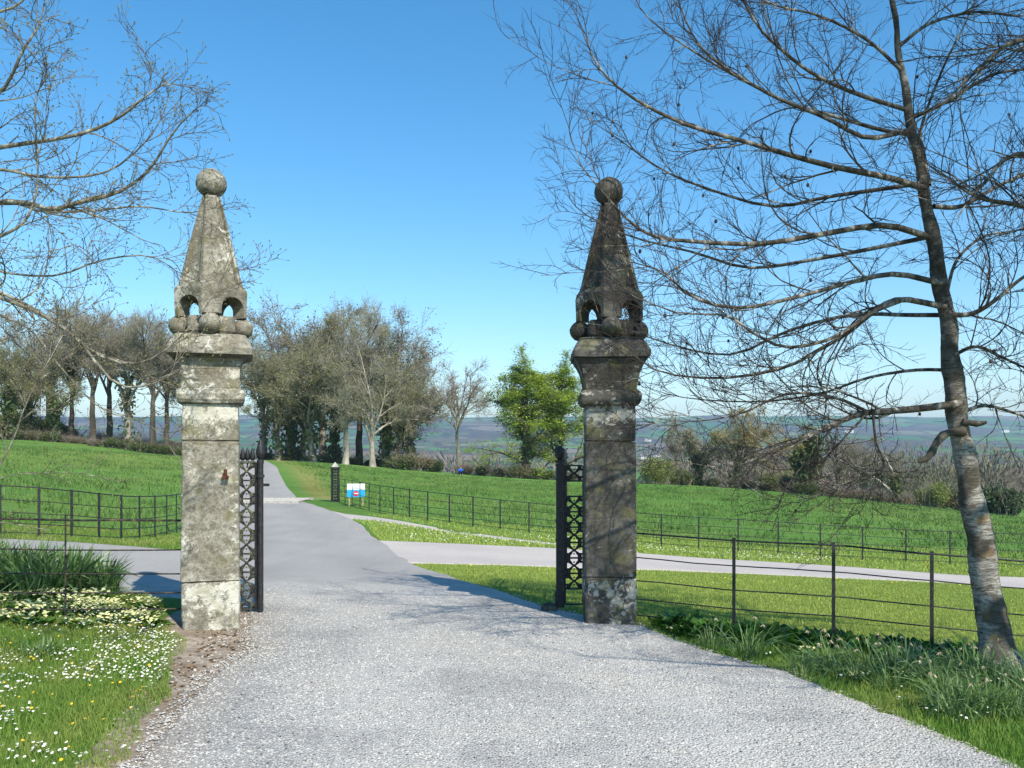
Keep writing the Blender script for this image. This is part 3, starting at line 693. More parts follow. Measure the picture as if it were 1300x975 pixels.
gate('iron_gate', 'open black iron gate with mossy cast ornaments folded back beside pale pillar', (GB[0], GB[1], .02), (1,-.05), (-.50,1.75), 8, (), .04, 1.56, 'mossy_iron', False)
GB2 = PX(717, 772, 9.25)
g2 = gate('iron_gate', 'open black iron gate with flame topped post folded back beside dark pillar', (GB2[0], GB2[1], .0), (1,.04), (.17,1.75), 9, (0,7), .06, 1.54, 'iron', True)
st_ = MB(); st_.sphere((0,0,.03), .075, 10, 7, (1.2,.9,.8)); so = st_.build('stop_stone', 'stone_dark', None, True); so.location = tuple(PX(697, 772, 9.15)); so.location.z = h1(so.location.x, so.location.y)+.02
tag(so, 'low rounded stone at the foot of the flame topped gate post', 'stone')

# ------------------------------------------------------------------ estate fences
def fence(name, label, pts, zf, rails, ph, mat='iron', post=(.012,.04), rr=.008, extra_end=0, toprr=None, dense=3, skip_first=False, topw=None):
    pts = [np.array(p, float) for p in pts]; o0 = np.array([pts[0][0], pts[0][1], zf(*pts[0])])
    g = empty(name, o0, label, 'fence', 'iron estate fences')
    for i, p in enumerate(pts):
        if i == 0 and skip_first: continue
        d = pts[min(i+1,len(pts)-1)]-pts[max(i-1,0)]; a = math.atan2(d[1], d[0]); z = zf(*p)
        m = MB(); m.box((p[0]-o0[0], p[1]-o0[1], z-o0[2]+ph/2-.1), (post[1], post[0], ph+.2), a); m.build('post', mat, g)
    z0 = np.array([zf(*p) for p in pts])
    for k, rz_ in enumerate(rails):
        line = [(p[0]-o0[0], p[1]-o0[1], z+rz_-o0[2]) for p, z in zip(pts, z0)]
        fine = catmull(line, len(line)*dense) if len(line) > 2 else np.array(line)
        fine = fine + np.c_[np.zeros(len(fine)), np.zeros(len(fine)), rng.normal(size=len(fine))*.0025]
        m = MB(); m.tube(fine, rr*(1.45 if k == 0 else 1.0), 6); m.build('rail', mat if k == 0 or mat != 'iron' else 'iron', g, True)
    return g
nz_r = lambda x, y: float(np.interp(x, [1.2,2.1,2.95,3.75,4.53,9], [-.06,-.09,-.11,-.165,-.21,-.45]))
fence('estate_fence', 'near black iron rail fence running right from dark pillar behind the bark tree',
      [(1.2,8.62),(2.1,8.2),(2.95,7.95),(3.755,7.75),(4.55,7.55),(5.4,7.35),(6.3,7.2),(7.2,7.1)], nz_r, (.94,.70,.47,.29,.13), .965, 'iron', (.014,.03), .0065, skip_first=True)
fence('estate_fence', 'near rusty iron rail fence running left from pale pillar among the primroses',
      [(-3.15,8.30),(-4.20,8.15),(-5.3,8.12),(-6.4,8.12),(-7.5,8.15)], lambda x, y: float(np.interp(x, [-7,-5,-3.1],[.20,.155,.12])), (.91,.625,.40,.22,.065), .96, 'rusty_rail', (.010,.014), .0075, skip_first=True)
def gz(x, y): return h1(x, y)
lf = []
for px, Y in [(-210,15.2),(-150,15.3),(-95,15.5),(-45,15.7),(0,15.95),(49.5,16.2),(91,16.7),(125.8,17.2),(154,17.8),(177,18.5),(196.7,19.3),(211.7,20.2),(224,21.1),(233,22),(240,23),(246,24.2),(252,25.6),(258,27.2),(263,29),(268,31),(272,33)]:
    lf.append(((px-650)/F*Y, Y))
fence('estate_fence', 'black iron field fence on the left curving away behind the pale pillar', lf, gz, (.95,.70,.47,.27,.10), .97, 'iron', (.02,.045), .009, dense=2)
rfp = []
for px, Y in [(431,35),(438,33.9),(447,32.8),(457,31.6),(468.6,30.5),(482.4,29.6),(499.7,28.9),(519.9,28.2),(543,27.7),(570.5,27.3),(600.5,27),(635,26.8),(671.5,26.7),(711,26.5),(752,26.3),(795,26),(839.6,25.7),(887,25.5),(937,25.4),(988,25.2),(1041.5,25),(1095,24.9),(1150,24.7),(1206,24.5),(1262,24.4),(1318,24.2),(1375,24.1),(1430,24)]:
    rfp.append(((px-650)/F*Y, Y))
fence('estate_fence', 'long black iron field fence sweeping right from the openwork column past the lane', rfp, gz, (.95,.70,.47,.27,.10), .97, 'iron', (.018,.04), .0085, dense=2)
# small openwork columns at the cattle grid
def iron_column(px, Y, label):
    b = PX(px, 640, Y); b[2] = h1(b[0], b[1])
    g = empty('iron_column', b, label, 'iron column')
    for sx in (-1,1):
        for sy in (-1,1):
            m = MB(); m.box((sx*.125,sy*.125,.68),(.045,.045,1.42)); m.build('corner_bar', 'iron', g)
    for s, ax in (((0,-.125),(1,0)), ((0,.125),(1,0))):
        m = MB()
        for i in range(6): ornament(m, (s[0],s[1],.14+i*.225), .065, .085, ax)
        m.build('cast_ornament', 'iron', g, True)
    m = MB(); m.box((0,0,1.40),(.36,.36,.05)); m.box((0,0,.03),(.33,.33,.06)); m.build('collar', 'iron', g)
    m = MB(); m.loft([(1.426,.13,.13),(1.50,.09,.09),(1.62,.012,.012)]); m.build('pointed_cap', 'concrete', g)
    return g
iron_column(425.5, 35.2, 'black openwork iron column with pale pointed cap at right end of cattle grid')
# cattle grid
cgx0, cgx1 = -11.75, -8.45; zc = h1(-10.1, 35.2)
cg = empty('cattle_grid', (-10.1, 35.2, zc+.03), 'rusty cattle grid of bars across the drive beside the openwork column', 'cattle grid')
for dy in (-1.25, 1.25):
    m = MB(); m.box((0,dy,.02),(3.5,.22,.08)); m.build('kerb_beam', 'concrete', cg)
for i in range(9):
    m = MB(); m.tube([(-1.7,-1.0+i*.25,.055),(1.7,-1.0+i*.25,.055)], .035, 6); m.build('bar', 'concrete', cg)
# sign
sp = PX(452, 649, 32.6); sz = h1(sp[0], sp[1])
sg = empty('no_entry_sign', (sp[0], sp[1], sz), 'white and blue roadside board with red no entry disc on two wooden posts', 'sign', rz=math.radians(6))
for s in (-1, 1):
    m = MB(); m.box((s*.25,.03,.22),(.05,.04,.48)); m.build('post', 'post_wood', sg)
m = MB(); m.box((0,0,.60),(.66,.022,.50)); m.build('board', 'board_white', sg)
m = MB(); m.box((0,-.014,.485),(.66,.004,.27)); m.build('blue_panel', 'board_blue', sg)
m = MB(); m.tube([(0,-.017,.48),(0,-.023,.48)], .105, 24); disc = m.build('red_disc', 'sign_red', sg)
m = MB(); m.box((0,-.0255,.48),(.15,.003,.045)); m.build('white_bar', 'board_white', disc)

# ------------------------------------------------------------------ distant trees
def bare_tree(name, H, seed, trunk_mat='bark_far', twig_mat='fartwig_grey', n_stem=5, spread=.42, clear=.22, dens=1.0, bud=None, bud_n=0, ivy=0.0, lean=0.0, leaf=None, leaf_n=0, leaf_size=.22, r0=.32, thick=.016, leaf_flat=.35, single=False):
    """a tree H metres tall as arrays around the origin -> dict of meshes data builder"""
    r = np.random.default_rng(seed)
    nt = 9; th = H*(.42 if not single else .85)
    z = np.linspace(0, 1, nt); T = np.c_[lean*z*th+np.cumsum(r.normal(size=nt))*.05*H/15*(z>0), np.cumsum(r.normal(size=nt))*.05*H/15*(z>0), z*th-.3]
    TR = r0*(H/15)*(1-.55*z)*(1+.45*np.exp(-z*14)) if not single else r0*(H/15)*(1-.9*z)*(1+.4*np.exp(-z*14))
    sets, sides = [(T[None], TR[None])], [9]
    m1 = n_stem if not single else n_stem*2
    L1 = grow(T[None], TR[None], m1, clear*(H/th)*.9 if not single else .12, .99, 1, .48 if not single else 1.0, 9, up=.09 if not single else .05, wob=.10, rf=.62, rmin=.04, labs=H*spread*1.2 if not single else H*spread*1.05, shape=.35 if not single else .62, seed=seed+1)
    if single:   # shorter limbs towards the top
        pass
    sets.append(L1); sides.append(6)
    L2 = grow(*L1, max(3, int(8*dens)), .18, 1., .50, .62, 7, up=.07, wob=.13, rf=.6, rmin=.032, seed=seed+2, shape=.45); sets.append(L2); sides.append(4)
    L3 = grow(*L2, max(3, int(7*dens)), .15, 1., .52, .62, 5, up=.06, wob=.15, rf=.6, rmin=thick, seed=seed+3, shape=.4)
    L4 = grow(*L3, max(3, int(6*dens)), .12, 1., .52, .6, 4, up=.05, wob=.16, rf=.7, rmin=thick*.75, seed=seed+4, shape=.3)
    sc_ = H/15.
    L5 = grow(*L4, 3, .2, 1., .55, .6, 3, up=.04, wob=.15, rf=.8, rmin=thick*.62, seed=seed+5, labs=.75*sc_)
    root = bpy.data.objects.new(name, None); COL.objects.link(root)
    tube_obj('trunk', sets, trunk_mat, root, sides)
    tube_obj('crown', [L3, L4, L5], twig_mat, root, [3, 3, 3])
    if bud and bud_n:
        C = np.concatenate([L5[0][:,-1], L5[0][:,1], L4[0][:,2]]); sel = r.random(len(C)) < bud_n/len(C)
        V, Fq, rn = leaves(C[sel]+r.normal(size=(sel.sum(),3))*.12, .085*max(1,sc_**.5), r); np_mesh('buds', V, [Fq], bud, root, False, {'rnd': rn})
    if leaf and leaf_n:
        C = np.concatenate([L5[0][:,-1], L5[0][:,1], L4[0][:,-1], L4[0][:,2]]); sel = r.integers(0, len(C), leaf_n)
        V, Fq, rn = leaves(C[sel]+r.normal(size=(leaf_n,3))*np.array([.45,.45,.07])*sc_, leaf_size, r, leaf_flat); np_mesh('leaves', V, [Fq], leaf, root, False, {'rnd': rn})
    if ivy > 0:
        n = int(2600*ivy); k = r.integers(0, nt-1, n); f = r.random((n,1)); C = T[k]*(1-f)+T[k+1]*f
        a = r.random(n)*2*PI; rad = (TR[k]+.05+.30*r.random(n)**1.5)*(1.0+.45*np.sin(C[:,2]*2.1+seed)+.3*np.sin(C[:,2]*5.3))
        C = C+np.c_[np.cos(a)*rad, np.sin(a)*rad, r.normal(size=n)*.2]
        lk = r.integers(0, len(L1[0]), n//2); kk = r.integers(0, 5, n//2); C2 = L1[0][lk,kk]+r.normal(size=(n//2,3))*.38
        V, Fq, rn = leaves(np.concatenate([C, C2]), .17, r, 1.); np_mesh('ivy', V, [Fq], 'ivy_far', root, False, {'rnd': rn})
    HGT[root.name] = float(np.percentile(L4[0][:,:,2], 99.7)) if True else 0
    return root
HGT = {}
def place(root, px, Y, label, group, cat='tree', s=1.0, rz=0.0, first=False, sz=None, dz=0.0):
    o = root if first else copy_tree(root)
    X = (px-650)/F*Y; o.location = (X, Y, h1(X, Y)+dz); o.rotation_euler = (0, 0, rz); o.scale = (s, s, sz or s)
    return tag(o, label, cat, group)
USED = set()
def put(root, px, Y, *a, **k):
    if 'top' in k:
        X = (px-650)/F*Y; zt = CZ-(k.pop('top')-HY)/F*Y; k['s'] = (zt-h1(X, Y))/HGT[root.name]
    a = (px, Y)+a
    f = root.name not in USED; USED.add(root.name); return place(root, *a, first=f, **k)
tA = bare_tree('beech_tree', 17, 11, 'bark_pale', 'fartwig_grey', 6, .48, .16, 1.0, 'bud_olive', 5000, .0)
tB = bare_tree('bare_tree', 15, 22, 'bark_far', 'fartwig_olive', 6, .46, .14, 1.0, 'bud_olive', 6000, .2)
tC = bare_tree('bare_tree', 15, 33, 'bark_dark', 'fartwig_grey', 6, .38, .34, 1.0, None, 0, 0)
tD = bare_tree('ivy_tree', 14, 44, 'bark_dark', 'fartwig_olive', 5, .36, .22, .9, 'bud_olive', 5000, .55)
tE = bare_tree('bare_tree', 15, 55, 'bark_far', 'fartwig_brown', 7, .44, .18, .95, 'bud_olive', 2500, .12)
GC = 'trees of the clump beyond the drive'
for root, px, Y, top, rz, lab in [
    (tA, 438, 99, 398, .3, 'stout pale trunked beech at the front middle of the clump beyond the drive'),
    (tA, 473, 98, 415, 2.1, 'pale twin stemmed beech at the front right of the clump'),
    (tB, 398, 102, 402, 1.0, 'bare tree with pale foot just left of the stout beech in the clump'),
    (tB, 352, 104, 425, 2.6, 'olive budding tree at the left front of the clump beside the drive'),
    (tE, 368, 112, 396, .2, 'tall brown twigged tree at the back left of the clump'),
    (tE, 408, 116, 385, 3.3, 'tallest tree at the back of the clump beyond the drive'),
    (tB, 504, 105, 428, 4.2, 'olive budding tree at the right end of the clump'),
    (tC, 455, 113, 392, 1.9, 'slender bare tree standing behind the stout beech'),
    (tE, 486, 114, 402, 5.2, 'brown twigged tree at the back right of the clump'),
    (tD, 425, 106, 440, 5.0, 'ivy wrapped tree between the pale trunks of the clump'),
    (tD, 492, 103, 470, .6, 'low ivy wrapped tree at the right foot of the clump'),
    (tB, 524, 108, 455, 1.2, 'smaller olive tree leaning out at the far right of the clump'),
    (tE, 332, 113, 425, 4.4, 'brown twigged tree at the far left edge of the clump seen over the gate'),
    (tB, 385, 108, 410, 5.6, 'olive crowned tree deep in the left half of the clump'),
    (tD, 372, 105, 462, 2.0, 'short ivy wrapped tree in the left shade of the clump')]:
    put(root, px, Y, lab, GC, top=top, rz=rz)
GL = 'trees along the left field crest'
for root, px, Y, top, rz, lab in [
    (tD, 8, 96, 432, .5, 'dark ivy clad tree at the far left end of the field crest'),
    (tB, -45, 99, 400, 1.7, 'olive budding tree cut off by the left edge of the photo'),
    (tD, 38, 103, 440, 3.1, 'dark ivy clad tree second from the left edge on the field crest'),
    (tD, 70, 100, 440, 4.5, 'ivy clad tree over the low hedge left of the tall bare trees'),
    (tC, 90, 104, 410, 2.2, 'slim bare tree left of the ivied twin trunks on the field crest'),
    (tC, 117, 101, 390, .9, 'tall bare tree with ivied trunk in the middle of the left field crest'),
    (tC, 140, 106, 388, 5.1, 'tall thin bare tree behind the pale hedge on the field crest'),
    (tE, 160, 102, 400, 3.9, 'bare spreading tree midway along the left field crest'),
    (tC, 193, 100, 400, 1.4, 'straight bare trunk tree second from the pale pillar on the crest'),
    (tC, 211, 104, 415, 3.0, 'bare tree right beside the pale pillar on the field crest'),
    (tE, 240, 108, 430, .1, 'bare tree behind the pale pillar at the end of the left crest'),
    (tB, 16, 112, 405, 2.9, 'tall grey tree rising behind the far left ivy clad trees'),
    (tC, 62, 113, 385, 4.0, 'tall bare tree rising behind the ivied trees of the left crest')]:
    put(root, px, Y, lab, GL, top=top, rz=rz)
# lone tree, fresh green tree, oaks along the right hedge
tL = bare_tree('bare_tree', 13.2, 66, 'bark_far', 'fartwig_brown', 10, .40, .30, .72, None, 0, 0, single=False, r0=.24)
put(tL, 583, 100, 'lone bare tree standing alone between the clump and the fresh green tree', None, top=460, rz=.4)
tG = bare_tree('lime_tree', 14, 77, 'bark_dark', 'fartwig_olive', 13, .42, .16, .7, None, 0, .3, leaf='lime_leaf', leaf_n=34000, leaf_size=.115, single=True, leaf_flat=.15)
put(tG, 668, 98, 'tree in fresh lime green leaf left of the dark pillar', 'fresh green trees by the dark pillar', top=446, rz=1.0)
put(tG, 712, 102, 'paler fresh green tree partly hidden behind the dark pillar', 'fresh green trees by the dark pillar', top=452, rz=3.4)
tH = bare_tree('hawthorn_tree', 9, 88, 'bark_dark', 'fartwig_grey', 7, .58, .12, .9, 'bud_olive', 2500, .6, r0=.36, thick=.022)
put(tH, 886, 100, 'grey bare tree with ivied trunk left of the golden budded oak', None, top=526, rz=.3)
tO = bare_tree('oak_tree', 9.5, 99, 'bark_dark', 'fartwig_grey', 8, .66, .26, .95, 'bud_gold', 30000, .25, lean=.30, r0=.5, thick=.022)
put(tO, 928, 97, 'broad leaning oak with golden budded crown on the right field edge', None, top=519, rz=-.2)
tI = bare_tree('ivy_tree', 8.5, 110, 'bark_dark', 'fartwig_olive', 4, .22, .3, .6, None, 0, 3.0, r0=.4)
put(tI, 1021, 95, 'narrow dark ivy smothered tree right of the leaning oak', None, top=538, rz=1.)
put(tE, 1098, 104, 'bare brown tree rising behind the hedge left of the broken trunk', 'bare trees behind the right hedge', s=.66, rz=2.)
put(tE, 1062, 110, 'small bare tree in the valley edge just right of the ivy smothered tree', 'bare trees behind the right hedge', s=.60, rz=4.)
put(tE, 1118, 101, 'bare brown tree standing close behind the broken ivied trunk', 'bare trees behind the right hedge', s=.50, rz=5.)
put(tC, 858, 106, 'thin bare tree between the yellow green bush and the grey ivied tree', 'bare trees behind the right hedge', s=.52, rz=.7)
put(tE, 1040, 104, 'bare tree spreading just right of the ivy smothered trunk', 'bare trees behind the right hedge', s=.50, rz=1.1)
# broken ivied trunk with a leaning pale branch
bx, by = (1136-650)/F*93, 93; bt = empty('broken_tree', (bx, by, h1(bx, by)), 'broken pale trunk wrapped in bright ivy with one limb leaning left', 'tree')
tube_obj('trunk', [(catmull([(0,0,-.3),(0,.1,1.5),(-.1,0,3.0),(-.7,0,4.4),(-1.3,.1,5.6)], 14)[None], np.linspace(.26,.05,14)[None]),
                   (catmull([(-.1,0,1.0),(-1.4,-.2,2.2),(-2.8,-.4,3.2),(-4.0,-.5,4.3)], 12)[None], np.linspace(.17,.05,12)[None])], 'bark_pale', bt, [8, 7])
C = np.c_[rng.normal(size=1500)*.30, rng.normal(size=1500)*.30, rng.random(1500)*3.2]; V, Fq, rn = leaves(C, .15, rng, 1.); np_mesh('ivy', V, [Fq], 'hedge_leaf', bt, False, {'rnd': rn})
S0 = catmull([(-1.3,.1,5.6),(-1.7,.1,6.3),(-1.5,.2,7.0)], 6)[None]; S1 = grow(catmull([(-2.6,-.4,3.1),(-3.4,-.5,3.8),(-4.4,-.5,4.4)], 6)[None], np.linspace(.08,.03,6)[None], 10, 0, 1, .8, .9, 6, seed=4, rmin=.02)
tube_obj('twigs', [S1, grow(*S1, 5, .2, 1, .5, .7, 4, seed=5, rmin=.014)], 'fartwig_grey', bt, [4,3])
# bushes and hedges
def bush(name, w, d, hh, n, mat, seed, stem_mat='fartwig_brown', size=.12, stems=40, lumps=7):
    r = np.random.default_rng(seed); root = bpy.data.objects.new(name, None); COL.objects.link(root)
    cc = np.c_[r.uniform(-.38,.38,lumps)*w, r.uniform(-.35,.35,lumps)*d, r.uniform(.30,.62,lumps)*hh]; rr = r.uniform(.26,.44,lumps)
    k = r.integers(0, lumps, n); u = r.normal(size=(n,3)); u /= np.linalg.norm(u, axis=1, keepdims=True); rad = (r.random(n)**.45)*(1+.35*r.normal(size=n)*.3)
    C = cc[k]+u*rad[:,None]*rr[k,None]*np.array([w*.75,d*.8,hh*.95]); C[:,2] = np.abs(C[:,2])
    V, Fq, rn = leaves(C, size, r, .9); np_mesh('foliage', V, [Fq], mat, root, False, {'rnd': rn})
    P0 = np.c_[r.uniform(-.3,.3,stems)*w, r.uniform(-.3,.3,stems)*d, np.full(stems,-.1)]
    P1 = P0*np.array([1.5,1.5,0])+np.c_[r.normal(size=(stems,2))*.15*w, r.uniform(.6,1.02,stems)*hh]
    P = np.stack([P0, (P0+P1)/2+r.normal(size=(stems,3))*.1, P1], 1); R = np.full((stems,3), .022)*np.array([1.4,1,.5])
    G = grow(P, R, 6, .3, 1, .45, .6, 4, seed=seed+1, rmin=.010)
    tube_obj('stems', [(P,R), G], stem_mat, root, [4,3]); return root
bY = bush('bush', 5, 3.5, 3.6, 6000, 'bush_yellow', 201, 'fartwig_olive', .11, 60)
bD = bush('bush', 5, 3.5, 3.4, 7000, 'ivy', 202, 'fartwig_brown', .14, 40)
bH = bush('bush', 5, 3, 2.4, 5000, 'hedge_leaf', 203, 'fartwig_brown', .12, 50)
bB = bush('scrub', 5, 3, 2.0, 4200, 'bush_brown', 204, 'fartwig_brown', .11, 130)
for root, px, Y, s, rz, lab in [
    (bY, 832, 96, .92, .4, 'yellow green bush just right of the dark pillar at the field edge'),
    (bH, 866, 98, .8, 1.2, 'low green bush between the yellow bush and the grey ivied tree'),
    (bY, 985, 103, .8, 2.2, 'dull yellow bush right of the leaning oak'),
    (bD, 1006, 99, .62, .3, 'small dark evergreen bush at the foot of the ivy smothered tree'),
    (bH, 1022, 92.5, .62, 2.5, 'bright green bush under the ivy smothered tree'),
    (bY, 1182, 92, .86, 1.0, 'yellow green bush left of the bark trunk on the far hedge'),
    (bH, 1208, 93, .98, 3.0, 'dark green bush touching the left side of the bark trunk'),
    (bD, 1276, 89, 1.08, .7, 'big dark evergreen bush right of the bark trunk at the field edge'),
    (bD, 1335, 90, 1.0, 2.7, 'dark evergreen bush beyond the right edge of the photo'),
    (bH, 520, 99, .8, .5, 'bright green bush at the right foot of the tree clump'),
    (bH, 545, 101, .70, 2.1, 'dark green bush second from the clump in the middle hedge'),
    (bD, 505, 101, .6, 1.5, 'dark evergreen bush under the right end of the clump'),
    (bD, 555, 100, .42, 3.0, 'dark low bush left of the lone bare tree'),
    (bH, 655, 97, .62, 4.0, 'green bush at the foot of the fresh green tree')]:
    put(root, px, Y, lab, 'bushes along the field edge', 'bush', s=s, rz=rz)
i = 0
HL = [(590,100,.62),(612,100,.66),(634,99,.60),(675,98,.56),(700,98.5,.5),(725,98,.5),(905,98,.42),(950,98,.42),(972,97,.40),(1048,94,.62),(1068,94,.60),(1090,93.5,.64),(1112,93,.66),(1150,92,.62),(1232,91,.6),(1250,91,.62)]
for px, Y, s in HL:
    put(bB if (px > 1000 or px < 640) else bH, px, Y, 'low brown scrub making up the thin hedge at the field edge' if (px > 1000 or px < 640) else 'low green shrub making up the thin hedge at the field edge',
        'brown scrub of the far hedge' if (px > 1000 or px < 640) else 'green shrubs of the far hedge', 'shrub', s=s, rz=px*.7)
for px in range(-70, 240, 19):
    pale = 75 < px < 125
    put(bB if pale else bH, px, 98+(px % 3), 'pale dry scrub in the low hedge on the left crest' if pale else 'low dark green shrub in the hedge on the left crest',
        'pale scrub of the left crest hedge' if pale else 'green shrubs of the left crest hedge', 'shrub', s=.5 if not pale else .42, rz=px*1.3)
for j, (px, rt) in enumerate([(-30,bH),(2,bY),(28,bH),(52,bY),(78,bH),(104,bB),(135,bB),(172,bB),(205,bB)]):
    put(rt, px, 109+j % 3, {bH: 'dark green undergrowth between the trunks of the far left crest', bY: 'olive undergrowth bush between the trunks of the far left crest', bB: 'dry brown undergrowth between the bare trunks of the left crest'}[rt], 'undergrowth behind the left crest trees', 'bush', s=1.25 if px < 90 else .9, rz=j*1.9)
for px in range(340, 500, 22):
    put(bH, px, 110+(px % 5), 'dark undergrowth shrub in the shade under the tree clump', 'undergrowth shrubs under the clump', 'shrub', s=.55, rz=px*1.1)

# valley woodland: bare crowns, too many to count
def crowns(name, C, Hs, per, w, mat, seed, size):
    r = np.random.default_rng(seed); N = len(C)
    u = r.normal(size=(N,per,3)); u /= np.linalg.norm(u, axis=2, keepdims=True); u *= r.random((N,per,1))**.4
    Q = C[:,None,:]+u*np.stack([Hs*w, Hs*w, Hs*.5], 1)[:,None,:]; Q[:,:,2] += Hs[:,None]*.5
    d = Q-(C[:,None,:]+np.array([0,0,1])*Hs[:,None,None]*.12); d /= np.linalg.norm(d, axis=2, keepdims=True)
    s = (r.normal(size=d.shape)); s = np.cross(d, s); s /= np.linalg.norm(s, axis=2, keepdims=True)
    L = (Hs[:,None,None]*size)*(.5+r.random((N,per,1)))
    A = Q-d*L; B = Q+d*L; wdt = L*.22
    V = np.stack([A-s*wdt, A+s*wdt, B+s*wdt*.7, B-s*wdt*.7], 2).reshape(-1,3)
    Fq = np.arange(len(V)).reshape(-1,4); rn = np.repeat(np.clip(np.repeat(r.random(N), per)*.6+r.random(N*per)*.4, 0, 1), 4)
    return tag(np_mesh(name, V, [Fq], mat, None, False, {'rnd': rn}), kind='stuff')
r = np.random.default_rng(5)
Yv = r.uniform(125, 330, 900); pv = r.uniform(850, 1500, 900); Xv = (pv-650)/F*Yv
keep = ~((Yv > 150) & (_ns(Xv, Yv, 1/35., 2.) > .28)); Xv, Yv = Xv[keep], Yv[keep]
o = crowns('valley_woodland', np.c_[Xv, Yv, h(Xv, Yv)], r.uniform(6, 11, len(Xv)), 260, .42, 'wood_far', 8, .032); o['label'] = 'bare brown woodland filling the valley beyond the right hedge'
Yv = 400*np.exp(r.random(3800)*2.15); Xv = r.uniform(-.75, .75, 3800)*Yv
keep = (_ns(Xv, Yv, 1/170., 5.) > .18) | (np.abs(np.sin(Xv/95.+_ns(Xv, Yv, 1/300., 1.)*2)) < .07) | (np.abs(np.sin(Yv/140.+_ns(Xv, Yv, 1/200., 3.)*2)) < .08)
Xv, Yv = Xv[keep], Yv[keep]
o = crowns('hillside_woodland', np.c_[Xv, Yv, h(Xv, Yv)], r.uniform(7, 14, len(Xv)), 26, .8, 'wood_far', 9, .16); o['label'] = 'woods and hedgerow trees on the far hillside'
# farmhouses far off
def house(px, py, Y, w, label, rz=0.2):
    X = (px-650)/F*Y; z = h1(X, Y); g = empty('farmhouse', (X, Y, z), label, 'house', 'white farmhouses on the far hills', rz)
    d, e = w*.45, w*.32; m = MB(); m.box((0,0,e/2-1),(w,d,e+2)); m.build('wall', 'render', g)
    m = MB(); V = np.array([(-w/2-.3,-d/2-.4,e),(w/2+.3,-d/2-.4,e),(w/2+.3,d/2+.4,e),(-w/2-.3,d/2+.4,e),(-w/2-.3,0,e+d*.42),(w/2+.3,0,e+d*.42)])
    m.add(V, [[0,1,5,4],[2,3,4,5],[0,3,2,1],[1,2,5],[3,0,4]]); rf = m.build('roof', 'slate', g)
    for s in (-1, 1):
        m = MB(); m.box((s*w*.42,0,e+d*.45),(w*.07,w*.07,w*.14)); m.build('chimney', 'render', rf)
    for s in (-.3,0,.3):
        for zz in (.28,.72):
            m = MB(); m.box((s*w,-d/2-.02,e*zz),(w*.07,.06,e*.22)); m.build('window', 'glass_dark', g)
for a in [(833,563,1500,15,'white farmhouse low on the far hillside just right of the dark pillar'),(822,548,2300,17,'small white farmhouse higher up the far hillside beside the dark pillar'),
          (1076,541,2700,32,'long pale farm building on the far hill above the broken trunk',),(1275,536,2900,28,'pale farm building on the far hill at the right of the bark trunk'),
          (818,568,1250,12,'tiny white cottage low beside the dark pillar on the far side of the valley')]: house(*a)

# ------------------------------------------------------------------ person sitting below the lone tree
def seated():
    X, Y = (585-650)/F*96, 96; g = empty('person', (X, Y, h1(X, Y)), 'person in bright blue top sitting on the grass under the lone bare tree', 'person', rz=.2)
    m = MB()
    def cap(pts, rad, n=10): m.tube(catmull(pts, 10), np.interp(np.linspace(0,1,10), np.linspace(0,1,len(rad)), rad), n)
    cap([(0,.05,.05),(0,.06,.3),(0,.03,.55),(0,.0,.66)], [.16,.15,.17,.07])
    cap([(0,.0,.64),(0,-.01,.72)], [.055,.05]); m.sphere((0,-.02,.82), .10, 12, 9, (.85,.95,1.2))
    for s in (-1, 1):
        cap([(s*.09,.0,.10),(s*.13,-.22,.33),(s*.14,-.42,.42)], [.09,.08,.06]); cap([(s*.14,-.42,.42),(s*.13,-.52,.2),(s*.12,-.58,.05)], [.06,.05,.04]); cap([(s*.12,-.56,.04),(s*.12,-.72,.03)], [.045,.03])
        cap([(s*.18,.02,.58),(s*.22,-.12,.40),(s*.15,-.35,.40)], [.055,.045,.035]); m.sphere((s*.14,-.40,.42), .045, 8, 6)
        m.sphere((s*.035,-.108,.835), .012, 6, 4); m.sphere((s*.088,-.02,.82), .02, 6, 4)
    m.sphere((0,-.118,.81), .015, 6, 4)
    m.build('body', 'skin', g, True)
    m = MB(); m.tube(catmull([(0,.05,.03),(0,.06,.3),(0,.03,.56),(0,.0,.665)], 10), np.interp(np.linspace(0,1,10),[0,.4,.8,1],[.18,.17,.19,.075]), 12)
    for s in (-1,1): m.tube(catmull([(s*.16,.02,.59),(s*.22,-.12,.41),(s*.16,-.33,.40)], 8), np.linspace(.07,.05,8), 10)
    m.build('top', 'blue_cloth', g, True)
    m = MB()
    for s in (-1,1): m.tube(catmull([(s*.08,.04,.09),(s*.13,-.22,.335),(s*.14,-.42,.425),(s*.13,-.52,.2),(s*.12,-.57,.08)], 14), np.interp(np.linspace(0,1,14),[0,.45,1],[.11,.085,.055]), 10)
    m.build('trousers', 'navy_cloth', g, True)
    m = MB(); m.sphere((0,.0,.86), .108, 12, 8, (.9,1,1)); m.build('hair', 'hair', g, True)
seated()

